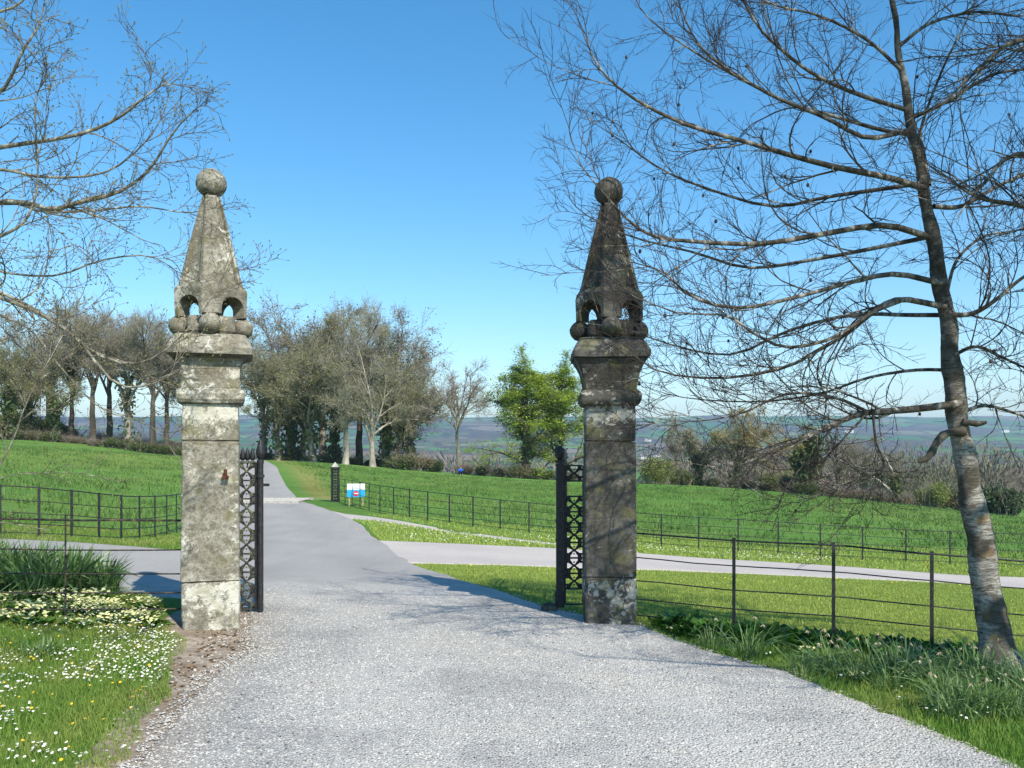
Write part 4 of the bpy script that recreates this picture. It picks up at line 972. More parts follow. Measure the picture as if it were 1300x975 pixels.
# ------------------------------------------------------------------ near trees
def limb(pxpts, r0, r1, n=18, y0=None):
    """pxpts: (px, py, Y) in the photo's terms turned into metres"""
    P = catmull([PX(*p) for p in pxpts], n); return P, np.linspace(1, 0, n)**.8*(r0-r1)+r1
def near_tree(name, label, base, trunk, trunk_r, limbs, bark, limb_mat, twig_mat, seed, dens=1.0, buds=None, cones=0, up=.05, cat='tree', tw=.0022, k2=8, k3=6, sl=1.0, shp=.35):
    g = empty(name, base, label, cat); b = np.array(base)
    tk = np.linspace(0, len(trunk)-1, 170); ti = np.arange(len(trunk)); T2 = np.stack([np.interp(tk, ti, (trunk-b)[:,j]) for j in range(3)], 1)
    V, Qd, _ = tubes(T2[None], np.interp(tk, ti, trunk_r)[None], 30); ctr = np.repeat(T2, 30, 0)
    for q in range(len(V)):
        d_ = V[q]-ctr[q]; p_ = V[q]; a_ = math.atan2(d_[1], d_[0])
        f_ = 1+.10*nz3(p_, 3.5, seed)+.07*nz3((p_[0], p_[1], p_[2]*2.2), 9, seed)+.04*nz3((p_[0], p_[1], p_[2]*2), 28, seed)+.42*math.exp(-max(p_[2],-.05)*9)*(.35+.65*abs(math.sin(a_*2.5+seed)))
        V[q] = ctr[q]+d_*f_
    np_mesh('trunk', V, [Qd], bark, g, True)
    Ps = np.stack([p for p, _ in limbs])-b; Rs = np.stack([q for _, q in limbs])
    L1 = grow(Ps, Rs, int(12*dens), .15, .98, .40, .50, 12, up=up, wob=.115, rf=.42, rmin=tw*1.6, seed=seed, labs=.95*sl, shape=shp)
    L2 = grow(*L1, k2, .12, 1., .46, .60, 8, up=up*1.2, wob=.15, rf=.6, rmin=tw*1.15, seed=seed+1, labs=.40*sl, shape=shp)
    Lx = grow(Ps, Rs, int(12*dens), .2, 1., .16, .6, 8, up=up*1.5, wob=.13, rf=.3, rmin=tw*1.15, seed=seed+4, labs=.30*sl)
    L3 = grow(*L2, k3, .15, 1., .5, .65, 5, up=up*1.4, wob=.12, rf=.75, rmin=tw*.85, seed=seed+2, labs=.125*sl)
    L3x = grow(*Lx, 4, .15, 1., .5, .65, 5, up=up*1.4, wob=.12, rf=.75, rmin=tw*.85, seed=seed+3, labs=.11*sl)
    n_ = len(Ps); sp = lambda A, i: tuple(q[i*len(q)//n_:(i+1)*len(q)//n_] for q in A)
    for i in range(n_):
        lo = tube_obj('limb', [(Ps[i:i+1], Rs[i:i+1])], limb_mat, g, [10])
        tube_obj('branches', [sp(L1, i), sp(Lx, i)], limb_mat, lo, [6, 5])
        tube_obj('twigs', [sp(L2, i), sp(L3, i), sp(L3x, i)], twig_mat, lo, [4, 3, 3])
    r = np.random.default_rng(seed)
    if buds:
        T = np.concatenate([L3[0][:,-1], L3x[0][:,-1], L2[0][:,-1]]); D = np.concatenate([L3[0][:,-1]-L3[0][:,-2], L3x[0][:,-1]-L3x[0][:,-2], L2[0][:,-1]-L2[0][:,-2]])
        D /= np.linalg.norm(D, axis=1, keepdims=True); s = .012
        P = np.stack([T-D*s*.3, T+D*s*.4, T+D*s*1.3], 1); R = np.tile(np.array([.002,.0045,.0008]), (len(T),1))
        tube_obj('buds', [(P, R)], buds, g, [4])
    if cones:
        T = L2[0][r.integers(0, len(L2[0]), cones), r.integers(3, 8, cones)]
        for t_ in T:
            m = MB(); m.sphere(t_+r.normal(size=3)*.004, .014, 7, 6, (.85,.85,1.15)); m.build('seed_cone', 'twig', g, True)
    return g
TY = 7.0
tr = catmull([PX(1270,860,TY), PX(1266,830,TY), PX(1252,740,TY+.02), PX(1238,650,TY+.05), PX(1221,560,TY+.06), PX(1210,480,TY+.05), PX(1203,410,TY+.05), PX(1187,320,TY+.1), PX(1172,235,TY+.15), PX(1155,150,TY+.2), PX(1142,70,TY+.2), PX(1133,0,TY+.2), PX(1122,-90,TY+.2), PX(1105,-220,TY+.3), PX(1090,-330,TY+.3)], 60)
zt_ = tr[:,2]; trr = np.interp(zt_, [-.2,0,.15,.65,1.4,1.9,2.67,3.44,4.3,5.4,6.8], [.22,.155,.128,.108,.091,.082,.069,.052,.037,.020,.006])
for i in range(len(tr)): tr[i,0] += .010*math.sin(i*1.3); trr[i] *= 1+.06*math.sin(i*2.1)+.05*math.sin(i*.7)
Y_ = TY
LR = [
 limb([(1153,140,Y_+.2),(1090,120,Y_+.1),(1040,98,Y_),(1000,70,Y_-.1),(960,30,Y_-.2),(930,-30,Y_-.3),(900,-100,Y_-.3)], .030,.004),
 limb([(1155,165,Y_+.2),(1100,175,Y_+.1),(1050,150,Y_-.1),(990,126,Y_-.2),(940,98,Y_-.3),(895,66,Y_-.4),(868,20,Y_-.4),(850,-40,Y_-.4)], .032,.003),
 limb([(1165,172,Y_+.2),(1120,165,Y_+.2),(1060,148,Y_+.3),(1000,130,Y_+.4),(940,100,Y_+.5),(880,65,Y_+.6),(820,20,Y_+.7),(800,-20,Y_+.8)], .028,.003),
 limb([(1175,240,Y_+.1),(1130,226,Y_),(1060,212,Y_-.2),(1000,196,Y_-.3),(940,178,Y_-.4),(870,158,Y_-.5),(800,122,Y_-.6),(758,82,Y_-.7),(732,20,Y_-.7)], .042,.003, 22),
 limb([(1172,232,Y_+.1),(1120,240,Y_+.3),(1050,250,Y_+.5),(980,262,Y_+.7),(900,240,Y_+.8),(840,215,Y_+.9),(790,180,Y_+1),(745,150,Y_+1)], .030,.003),
 limb([(1185,303,Y_+.1),(1123,286,Y_),(1046,297,Y_-.2),(969,309,Y_-.3),(888,307,Y_-.5),(820,296,Y_-.6),(770,250,Y_-.7),(722,190,Y_-.8)], .042,.003, 22),
 limb([(1183,300,Y_+.2),(1110,315,Y_+.4),(1030,330,Y_+.7),(950,340,Y_+1.0),(880,320,Y_+1.1),(800,300,Y_+1.2),(740,270,Y_+1.3),(715,240,Y_+1.3)], .030,.003),
 limb([(1195,360,Y_),(1138,348,Y_-.1),(1085,357,Y_-.2),(1015,376,Y_-.3),(938,391,Y_-.4),(877,376,Y_-.5),(842,345,Y_-.6),(790,330,Y_-.7)], .036,.003, 20),
 limb([(1200,390,Y_),(1146,380,Y_-.1),(1115,391,Y_-.15),(1077,422,Y_-.2),(1038,445,Y_-.2),(992,468,Y_-.3),(915,480,Y_-.3),(838,472,Y_-.4),(790,440,Y_-.5)], .038,.003, 20),
 limb([(1146,381,Y_-.1),(1105,398,Y_-.2),(1060,428,Y_-.3),(1000,441,Y_-.5),(955,422,Y_-.6),(920,400,Y_-.7),(850,395,Y_-.8),(765,350,Y_-.9)], .026,.003),
 limb([(1203,400,Y_+.1),(1150,400,Y_+.3),(1080,400,Y_+.6),(1000,420,Y_+.8),(930,450,Y_+1.0),(860,440,Y_+1.2),(800,420,Y_+1.3),(745,410,Y_+1.3)], .030,.003),
 limb([(1222,512,Y_),(1154,520,Y_-.1),(1100,524,Y_-.2),(1069,534,Y_-.3),(1031,550,Y_-.4),(985,572,Y_-.5),(940,590,Y_-.5)], .050,.003, 20),
 limb([(1100,522,Y_-.2),(1060,505,Y_-.3),(1000,500,Y_-.4),(940,525,Y_-.5),(880,535,Y_-.6),(820,530,Y_-.7)], .020,.002),
 limb([(1210,470,Y_+.1),(1160,470,Y_+.3),(1100,480,Y_+.5),(1040,500,Y_+.7),(960,510,Y_+.9),(870,505,Y_+1.1),(815,490,Y_+1.2)], .024,.002),
 limb([(1108,523,Y_-.2),(1112,560,Y_-.25),(1122,595,Y_-.3),(1080,610,Y_-.4),(1010,640,Y_-.4)], .016,.002, 14),
 # right hand side
 limb([(1205,400,Y_),(1235,398,Y_-.1),(1265,380,Y_-.2),(1310,345,Y_-.3),(1380,320,Y_-.4),(1450,310,Y_-.4)], .034,.003),
 limb([(1218,525,Y_),(1250,515,Y_+.1),(1290,525,Y_+.3),(1350,545,Y_+.5),(1420,560,Y_+.7)], .026,.003),
 limb([(1185,262,Y_+.1),(1220,262,Y_+.2),(1260,240,Y_+.3),(1310,215,Y_+.4),(1380,180,Y_+.5),(1450,170,Y_+.5)], .032,.003),
 limb([(1180,235,Y_+.1),(1172,190,Y_+.25),(1170,160,Y_+.3),(1200,80,Y_+.3),(1230,20,Y_+.3),(1260,-60,Y_+.3)], .026,.003),
 limb([(1157,150,Y_+.2),(1200,130,Y_),(1260,95,Y_-.1),(1320,85,Y_-.2),(1400,60,Y_-.3)], .028,.003),
 limb([(1140,60,Y_+.2),(1180,30,Y_+.1),(1240,15,Y_),(1300,20,Y_-.2),(1370,0,Y_-.3)], .024,.003),
 limb([(1145,90,Y_+.2),(1100,50,Y_+.1),(1040,20,Y_),(980,5,Y_-.2),(920,-30,Y_-.3)], .024,.003),
 limb([(1212,450,Y_),(1240,440,Y_-.3),(1275,455,Y_-.6),(1320,470,Y_-.9),(1380,450,Y_-1.1)], .024,.003),
 limb([(1200,380,Y_+.1),(1215,330,Y_+.3),(1250,300,Y_+.5),(1300,290,Y_+.7),(1370,260,Y_+.9)], .024,.003),
]
LR = [(catmull(p[::1], 20), np.interp(np.linspace(0,1,20), np.linspace(0,1,len(q)), q)*.66) for p, q in LR]
NT_ = near_tree('near_tree', 'bare tree with banded silver bark leaning over the iron fence', (tr[0][0], tr[0][1], h1(tr[0][0], tr[0][1])), tr, trr, LR, 'birch', 'limb', 'twig', 301, 1.0, None, 60, up=.05, k2=8, k3=5, tw=.0023)
b = np.array(NT_.location)
stub = catmull([PX(1222,548,Y_-.02), PX(1202,550,Y_-.1), PX(1189,562,Y_-.15), PX(1180,579,Y_-.2), PX(1166,587,Y_-.2)], 10)-b
tube_obj('dead_stub', [(stub[None], np.array([.044,.032,.027,.036,.031,.025,.032,.022,.026,.010])[None])], 'bark_dark', NT_, [10])
stub = catmull([PX(1222,535,Y_-.02), PX(1240,538,Y_-.05), PX(1252,536,Y_-.1)], 5)-b
tube_obj('dead_stub', [(stub[None], np.array([.03,.024,.027,.020,.012])[None])], 'limb', NT_, [10])

# tree out of frame on the left, its boughs reaching in
Q = 6.0
tl = catmull([(-6.6,5.9,-.1),(-6.5,5.9,1.2),(-6.35,5.95,2.6),(-6.3,6.0,4.0),(-6.2,6.0,5.6),(-6.1,6.1,7.5)], 30)
LL = [
 limb([(-530,420,Q),(-250,300,Q),(-60,200,Q),(0,187,Q),(95,172,Q-.1),(150,150,Q-.1),(185,122,Q-.2),(222,98,Q-.2)], .045,.003),
 limb([(-530,440,Q),(-200,300,Q+.3),(0,256,Q+.3),(60,266,Q+.3),(100,257,Q+.3),(150,244,Q+.2),(190,215,Q+.2),(222,165,Q+.1),(268,122,Q)], .050,.003),
 limb([(-200,285,Q+.3),(0,258,Q+.5),(50,268,Q+.6),(110,268,Q+.7),(180,262,Q+.8),(240,270,Q+.9),(300,256,Q+.9)], .026,.002),
 limb([(-520,480,Q-.2),(-250,380,Q-.3),(-60,358,Q-.3),(0,378,Q-.3),(50,398,Q-.3),(100,432,Q-.4),(145,486,Q-.4),(192,488,Q-.4),(232,466,Q-.4)], .040,.003),
 limb([(-300,395,Q),(-60,365,Q),(0,372,Q+.1),(60,402,Q+.2),(115,445,Q+.3),(165,462,Q+.3),(205,448,Q+.3),(250,405,Q+.4),(282,355,Q+.5),(300,318,Q+.5)], .030,.002),
 limb([(-300,360,Q-.3),(-80,330,Q-.3),(0,300,Q-.3),(30,282,Q-.3),(45,250,Q-.3),(48,200,Q-.3),(45,130,Q-.4),(62,90,Q-.4)], .026,.002),
 limb([(-500,380,Q),(-250,220,Q-.2),(-60,140,Q-.4),(0,118,Q-.4),(30,62,Q-.5),(50,30,Q-.5),(60,-20,Q-.5)], .034,.003),
 limb([(-300,560,Q-.6),(-100,700,Q-.6),(0,590,Q-.6),(30,520,Q-.6),(50,478,Q-.6),(72,440,Q-.6),(110,360,Q-.5),(120,300,Q-.5)], .012,.002),
 limb([(-250,240,Q+.2),(-60,215,Q+.2),(0,215,Q+.2),(60,225,Q+.3),(130,220,Q+.3),(175,190,Q+.3),(205,150,Q+.3),(218,105,Q+.3)], .026,.002),
 limb([(-250,330,Q+.6),(-60,330,Q+.6),(0,345,Q+.6),(70,350,Q+.7),(130,330,Q+.7),(190,325,Q+.8),(225,345,Q+.8),(262,362,Q+.9)], .022,.002),
 limb([(-530,360,Q),(-250,120,Q),(-100,40,Q),(-20,20,Q-.1),(30,0,Q-.1),(60,-60,Q-.1)], .040,.003),
 limb([(-60,365,Q),(0,400,Q+.4),(40,420,Q+.6),(80,470,Q+.7),(130,520,Q+.8),(190,540,Q+.9),(225,580,Q+1.)], .018,.002),
 limb([(-700,300,Q),(-800,200,Q),(-950,60,Q),(-1100,-50,Q)], .05,.004),
 limb([(-700,100,Q),(-560,-100,Q),(-400,-250,Q+.2),(-250,-330,Q+.3)], .05,.004)]
LL = [(catmull(p, 20), np.interp(np.linspace(0,1,20), np.linspace(0,1,len(q)), q)*.52) for p, q in LL]
near_tree('near_tree', 'bare budding tree whose lichened boughs reach in from the left edge', (-6.6, 5.9, h1(-6.6,5.9)), tl, np.interp(np.linspace(0,1,30),[0,.05,.5,1],[.24,.19,.13,.03]), LL,
          'limb_pale', 'limb_pale', 'twig_l', 401, .75, 'bud_olive', 0, up=.045, tw=.0020, k2=6, k3=4, sl=.85, shp=.68)
# neighbour out of frame on the right whose crown dapples the dark pillar
t3 = catmull([(6.3,3.6,-.2),(6.2,3.6,2),(6.0,3.6,4.2),(5.9,3.5,6.5),(5.8,3.4,9.5)], 24)
r = np.random.default_rng(77); L3_ = []
for i in range(22):
    z0 = 3.2+i*.28; a = i*2.4; ln = 3.4-.09*i
    if i % 2 == 0: a = PI*.97+r.normal()*.45
    p0 = np.array([6.05, 3.6, z0]); d = np.array([math.cos(a), math.sin(a)*.8, .12])
    P = catmull([p0, p0+d*ln*.35+[0,0,.15], p0+d*ln*.7+[0,0,.25], p0+d*ln+[0,0,.55]], 20); L3_.append((P, np.linspace(.045,.004,20)))
for pts in ([(1600,230,6.6),(1450,220,6.4),(1300,195,6.3),(1250,232,6.2),(1215,275,6.1)], [(1600,130,6.2),(1430,60,6.2),(1300,50,6.1),(1240,90,6.0),(1190,140,5.9)], [(1650,330,6.8),(1450,300,6.7),(1300,262,6.7),(1240,250,6.6),(1190,215,6.5)]):
    p, q = limb(pts, .03, .003, 20); L3_.append((p, q))
near_tree('near_tree', 'dense bare tree standing beyond the right edge whose twigs cross the top right corner', (6.3,3.6,h1(6.3,3.6)), t3, np.interp(np.linspace(0,1,24),[0,.05,1],[.27,.2,.03]), L3_, 'limb', 'limb', 'twig', 501, .9, None, 0, up=.04, tw=.0026, k2=6, k3=4, sl=1.1)

# ------------------------------------------------------------------ grass, flowers, stones
def blades(name, X, Y, H, mat, seed, w=.0028, bend=.45, label=None, dz=0.0):
    r = np.random.default_rng(seed); N = len(X); Z = h(X, Y)-.005+dz
    a = r.random(N)*2*PI; b = r.random(N)*2*PI; H = H*(.45+.9*r.random(N)); bd = bend*H*(.3+r.random(N))
    ws = w*(.7+.6*r.random(N)); sx, sy = np.cos(a)*ws, np.sin(a)*ws; bx_, by_ = np.cos(b)*bd, np.sin(b)*bd
    B = np.stack([X, Y, Z], 1)
    V = np.stack([B+np.c_[-sx,-sy,0*H], B+np.c_[sx,sy,0*H], B+np.c_[sx*.8+bx_*.35,sy*.8+by_*.35,H*.6], B+np.c_[-sx*.8+bx_*.35,-sy*.8+by_*.35,H*.6], B+np.c_[bx_,by_,H]], 1).reshape(-1,3)
    o = np.arange(N)*5; q = np.stack([o,o+1,o+2,o+3],1); t = np.stack([o+3,o+2,o+4],1)
    ob = np_mesh(name, V, [q, t], mat, None, False, {'rnd': np.repeat(r.random(N), 5)}); tag(ob, label, None, None, 'stuff'); return ob
r = np.random.default_rng(90)
def samp(n, x0, x1, y0, y1, cond, pw=1.0):
    X = r.uniform(x0, x1, n); Y = y0+(y1-y0)*r.random(n)**pw; k = cond(X, Y); return X[k], Y[k]
def vl(y): return np.interp(y, [3,4.64,5.96,6.38,7.0,7.48,7.8,8.3,9.0,9.7,10],[-2.1,-2.1,-2.40,-2.50,-2.72,-2.80,-2.98,-3.3,-3.6,-4.1,-4.6])
wv = lambda X, Y: .05*_ns(X, Y, 5., 1.)+.03*_ns(X, Y, 17., 3.)
X, Y = samp(210000, -7.5, -1.9, 3.6, 10.4, lambda X, Y: (X < vl(Y)+wv(X, Y)) & (X > -.66*Y-.4), 1.15)
blades('grass', X, Y, .055+.03*_ns(X, Y, 2.2, 1.), 'grass', 1, label='lush grass of the left verge')
X, Y = samp(120000, 1.1, 7.0, 3.6, 8.6, lambda X, Y: (X > verge_r(Y)-.02+wv(X, Y)) & (X < .66*Y+.5), 1.15)
blades('grass', X, Y, .06+.03*_ns(X, Y, 2.2, 4.), 'grass', 2, label='grass of the right verge along the gravel')
X, Y = samp(150000, -1.9, 13, 8.5, 19, lambda X, Y: (X > drive_r(Y)+.02+wv(X, Y)) & (Y < road_right_lo(X)-.02+wv(X, Y)) & (X < .64*Y+.5), .9)
blades('grass', X, Y, np.full(len(X), .032), 'grass_dry', 3, w=.0040, label='mown lawn between the iron fence and the lane')
X, Y = samp(70000, -5.5, 17, 20, 29, lambda X, Y: (Y > road_right_hi(X)+wv(X, Y)*2) & (X > drive_r(Y)+.1) & (np.abs(Y-pth(X)) > np.interp(X, [-6.6,-4,2,3.4],[1.3,.65,.32,.0])))
blades('grass', X, Y, np.full(len(X), .07), 'grass_dry', 4, w=.010, label='verge grass below the field fence')
X, Y = samp(26000, -13, -4.5, 15, 21, lambda X, Y: (Y > 15.4) & (X < drive_l(Y)-.1))
blades('grass', X, Y, np.full(len(X), .07), 'grass', 5, w=.009, label='verge grass along the left lane')
X, Y = samp(170000, -40, 40, 18, 80, lambda X, Y: ((X < drive_l(Y)-1.0) | ((X > drive_r(Y)+1.5) & (Y > np.interp(X, [-9,-6.4,-3.5,0,5,15,40],[36,33,28.5,26.8,25.8,25,24])+.3))) & (np.abs(X) < .66*Y), .75)
blades('grass', X, Y, .07+.05*_ns(X, Y, .9, 1.)+.03*_ns(X, Y, 3., 2.), 'grass_field', 6, w=.016, bend=.7, label='tufted pasture grass of the field')

n_t = 2600; Yt = 20+70*r.random(n_t)**.9; Xt = r.uniform(-.66,.66,n_t)*Yt
k_ = ((Xt < drive_l(Yt)-1.5) | ((Xt > drive_r(Yt)+2.5) & (Yt > np.interp(Xt, [-9,-6.4,-3.5,0,5,15,40],[37,34,29.5,27.8,26.8,26,25])+.5))) & (Yt < 96); Xt, Yt = Xt[k_], Yt[k_]
m_ = 26; sw = .16+.20*r.random((len(Xt),1)); X = (Xt[:,None]+r.normal(size=(len(Xt),m_))*sw*1.5).ravel(); Y = (Yt[:,None]+r.normal(size=(len(Xt),m_))*sw*.5).ravel()
blades('pasture_tussocks', X, Y, .14+.06*r.random(len(X)), 'tussock', 16, w=.016, bend=.8, label='coarse darker tussocks scattered through the pasture')

def flowers(name, X, Y, H, size, petal, label, seed, petals=8, double=False):
    rr = np.random.default_rng(seed); N = len(X); Z = h(X, Y)+H*(.7+.6*rr.random(N))
    tl_ = rr.normal(size=(N,2))*.28; tl_[:,1] -= .25; nn = np.c_[tl_, np.ones(N)]; nn /= np.linalg.norm(nn, axis=1, keepdims=True)
    a = np.cross(nn, np.array([[1.,0,0]])); a /= np.linalg.norm(a, axis=1, keepdims=True); b_ = np.cross(nn, a); C = np.c_[X, Y, Z]
    s = size*(.75+.5*rr.random(N)); k = petals*2; th = np.arange(k)*2*PI/k; rad = np.where(np.arange(k) % 2 == 0, 1., .72)
    ring = C[:,None]+(a[:,None]*np.cos(th)[None,:,None]+b_[:,None]*np.sin(th)[None,:,None])*(s[:,None]*rad)[:,:,None]+nn[:,None]*(s[:,None,None]*.12)
    ce = C[:,None]+nn[:,None]*(s[:,None,None]*.30)+(a[:,None]*np.cos(np.arange(6)*PI/3)[None,:,None]+b_[:,None]*np.sin(np.arange(6)*PI/3)[None,:,None])*(s*.33)[:,None,None]
    V = np.concatenate([np.concatenate([C[:,None], ring, ce], 1).reshape(-1,3)]); m = 1+k+6; o = np.arange(N)[:,None]*m
    j = np.arange(k)[None]; T = np.stack([np.broadcast_to(o, (N,k)), o+1+j, o+1+(j+1)%k], -1).reshape(-1,3)
    E = (o+1+k+np.arange(6)[None])
    ob = np_mesh(name, V, [T, E], [petal, 'yellow_eye'], None, False, {'rnd': np.repeat(rr.random(N), m)}, np.r_[np.zeros(len(T)), np.ones(len(E))])
    return tag(ob, label, None, None, 'stuff')
X, Y = samp(9000, -6.5, -2.2, 4.6, 8.6, lambda X, Y: (X < vl(Y)-.05) & (_ns(X, Y, 1.6, 2.)+.5*_ns(X, Y, 5., 1.)+.25*r.normal(size=len(X)) > np.where((Y > 6.2) & (Y < 8), -.35, .25)) & (X > -.66*Y-.3), 1.1)
flowers('daisies', X, Y, .055, .0088, 'white_petal', 'white daisies scattered over the left lawn', 1)
X, Y = samp(200, -6.5, -2.3, 4.4, 8.6, lambda X, Y: (X < vl(Y)-.05))
flowers('buttercups', X, Y, .06, .010, 'yellow_eye', 'small yellow wildflowers dotted among the daisies', 2, 6)
X, Y = samp(1500, -5, 9, 20.3, 26, lambda X, Y: (Y > road_right_hi(X)+.15) & (Y < 25.6) & (X > drive_r(Y)+.5) & (np.abs(Y-pth(X)) > .6) & (_ns(X, Y, .9, 2.) > -.3))
flowers('daisies', X, Y, .08, .016, 'white_petal', 'white daisies on the grass island by the lane', 3)
X, Y = samp(260, -5, 13, 14, 25.5, lambda X, Y: ((Y > road_right_hi(X)+.15)) | ((X > drive_r(Y)+.4) & (Y < road_right_lo(X)-.2)))
flowers('dandelions', X, Y, .06, .017, 'yellow_eye', 'yellow dandelions in the grass beside the lane', 4, 8)
X, Y = samp(420, 1.6, 5, 5.2, 7.8, lambda X, Y: (X > verge_r(Y)+.12) & (_ns(X, Y, 2.3, 1.) > .2))
flowers('daisies', X, Y, .08, .009, 'white_petal', 'small white flowers in the right verge', 5, 6)

def strap_clump(name, n, H, spread, seed, fl=0, w=.009, curl=.5):
    rr = np.random.default_rng(seed); root = bpy.data.objects.new(name, None); COL.objects.link(root)
    k = 7; t = np.linspace(0, 1, k); a = rr.random(n)*2*PI; lean = spread*(.2+rr.random(n)); hh = H*(.6+.5*rr.random(n)); rad = rr.random(n)**.5*.16
    bx_ = np.cos(a)*rad; by_ = np.sin(a)*rad; a2 = a+rr.normal(size=n)*.5
    fold = np.where(rr.random(n) < curl*.5, rr.uniform(.3,1.2,n), 0)
    rx = lean[:,None]*(t**1.7)[None]*hh[:,None]*1.2+fold[:,None]*np.clip(t-.6,0,1)[None]*hh[:,None]*.6
    zz = hh[:,None]*(t-.35*lean[:,None]*t**2.2)[:, :] - fold[:,None]*np.clip(t-.6,0,1)[None]*hh[:,None]*1.5
    P = np.stack([bx_[:,None]+np.cos(a2)[:,None]*rx, by_[:,None]+np.sin(a2)[:,None]*rx, np.maximum(zz, .01)-.02], 2)
    s = np.stack([-np.sin(a2), np.cos(a2), 0*a2], 1)+rr.normal(size=(n,3))*.35; s /= np.linalg.norm(s, axis=1, keepdims=True)
    ww = (w*(.7+.6*rr.random(n)))[:,None]*np.interp(t, [0,.5,.85,1],[.8,1,.7,.08])[None]
    V = np.stack([P-s[:,None]*ww[:,:,None], P+s[:,None]*ww[:,:,None]], 2).reshape(-1,3)
    i = np.arange(k-1)[None]*2+np.arange(n)[:,None]*k*2; q = np.stack([i,i+1,i+3,i+2],-1).reshape(-1,4)
    np_mesh('leaves', V, [q], 'strap', root, False, {'rnd': np.repeat(rr.random(n), k*2)})
    for f in range(fl):
        a = rr.random()*2*PI; l = rr.uniform(.05,.16); hh = H*rr.uniform(.85,1.1); m = MB(); c, s_ = math.cos(a), math.sin(a)
        pts = [(0,0,0),(c*l*.3,s_*l*.3,hh*.5),(c*l*.7,s_*l*.7,hh*.93),(c*l,s_*l,hh),(c*(l+.03),s_*(l+.03),hh-.012)]; st = MB(); st.tube(catmull(pts, 10), .0025, 4); so_ = st.build('flower_stem', 'strap', root)
        for p in range(7):
            b_ = rr.random()*2*PI; q0 = np.array([c*(l+.035), s_*(l+.035), hh-.02]); d = np.array([math.cos(b_)*.016, math.sin(b_)*.016, -.02])+rr.normal(size=3)*.006
            e_ = np.cross(d, rr.normal(size=3)); e_ = e_/np.linalg.norm(e_)*.006
            m.add([q0, q0+d*.6+e_, q0+d*1.3, q0+d*.6-e_], [[0,1,2,3]])
        m.build('flower_head', 'withered', root)
    return root
def drop(root, x, y, label, group, cat, s=1.0, rz=0.0):
    f = root.name not in USED; USED.add(root.name); o = root if f else copy_tree(root)
    o.location = (x, y, h1(x, y)); o.rotation_euler = (0, 0, rz); o.scale = (s, s, s); return tag(o, label, cat, group)
dA = strap_clump('daffodil_clump', 80, .40, .75, 1, 2, .0062, .9); dB = strap_clump('daffodil_clump', 70, .34, 1.0, 2, 4, .0055, .9); dC = strap_clump('daffodil_clump', 60, .38, .55, 3, 1, .0055, .6)
dD = strap_clump('daffodil_clump', 150, .46, .50, 4, 0, .010, .3); dE = strap_clump('daffodil_clump', 60, .20, .8, 5, 0, .006)
rr = np.random.default_rng(31)
for i in range(56):
    x = rr.uniform(1.75, 4.9); y = rr.uniform(5.45, 6.95)
    if x < verge_r(y)+.32 or x > .62*y+.35 or (x < 2.35 and y < 7): continue
    if abs(x-3.95) < .25 and abs(y-7.0) < .3: continue
    drop([dA,dB,dC][i%3], x, y, 'clump of strap leaved daffodils going over on the right verge', 'daffodil clumps on the right verge', 'flower clump', rr.uniform(.62,.92), rr.random()*6)
for x, y, s, lab in [(1.72,7.45,.75,'upright daffodil clump nearest the dark pillar'),(1.95,7.15,.8,'tall daffodil clump at the gravel edge right of the dark pillar'),(2.22,6.55,.6,'small daffodil tuft right on the gravel edge'),
                     (3.6,6.65,.8,'daffodil clump just left of the bark trunk foot'),(4.25,6.7,.75,'daffodil clump just right of the bark trunk foot')]:
    drop(dC if s < .78 else dA, x, y, lab, 'daffodil clumps on the right verge', 'flower clump', s, x*3)
for i in range(17):
    x = -4.55-i*.165+rr.normal()*.08; y = 9.5+rr.uniform(-.35,.45)+(.2 if i > 8 else 0)
    drop(dD, x, y+.1, 'clump of grey green strap leaves behind the left iron rails', 'strap leaf clumps behind the left rails', 'flower clump', rr.uniform(1.1,1.4)*(.8 if i == 0 else 1), rr.random()*6)
drop(dE, -3.78, 6.95, 'small dark tuft of narrow leaves alone in the daisy lawn', None, 'plant', 1.0)
drop(dE, -4.55, 6.2, 'thin tuft of narrow leaves near the left edge of the daisy lawn', None, 'plant', .8, 2.)
def leafy(name, n, L, seed, mat='broad', prim=0, rise=.4, wd=.33):
    q = np.random.default_rng(seed); root = bpy.data.objects.new(name, None); COL.objects.link(root); m = MB()
    for i in range(n):
        a = q.random()*2*PI; l = L*q.uniform(.6,1.1); el = q.uniform(.15,1.0)*rise*2; c, s = math.cos(a), math.sin(a); w = l*wd*.5
        k = np.linspace(0,1,5); rad = k*l*math.cos(el); z = .01+k*l*math.sin(el)-.25*l*k**2; wv_ = w*np.array([.25,.8,1,.7,.05])
        P = np.stack([c*rad, s*rad, z], 1)+np.array([q.normal()*.03, q.normal()*.03, 0]); S = np.array([-s, c, .0]); V = np.concatenate([P-S*wv_[:,None]+[0,0,.01], P, P+S*wv_[:,None]+[0,0,.01]])
        Fs = [[j,j+1,5+j+1,5+j] for j in range(4)]+[[5+j,5+j+1,10+j+1,10+j] for j in range(4)]; m.add(V, np.array(Fs))
    m.build('leaves', mat, root)
    if prim:
        m = MB(); rn = []
        for i in range(prim):
            a = q.random()*2*PI; rd = q.random()**.5*L*.95; c0 = np.array([math.cos(a)*rd, math.sin(a)*rd, .07+q.random()*.05]); nn = np.array([q.normal()*.3, q.normal()*.3-.35, 1]); nn /= np.linalg.norm(nn)
            u = np.cross(nn, [1,0,0]); u /= np.linalg.norm(u); v = np.cross(nn, u); s = .017; V = [c0]
            for j in range(10): t_ = j*PI/5; V.append(c0+(u*math.cos(t_)+v*math.sin(t_))*s*(1 if j % 2 == 0 else .62)+nn*.003)
            m.add(np.array(V), np.array([[0,1+j,1+(j+1)%10] for j in range(10)]))
        m.build('flowers', 'prim_petal', root)
    return root
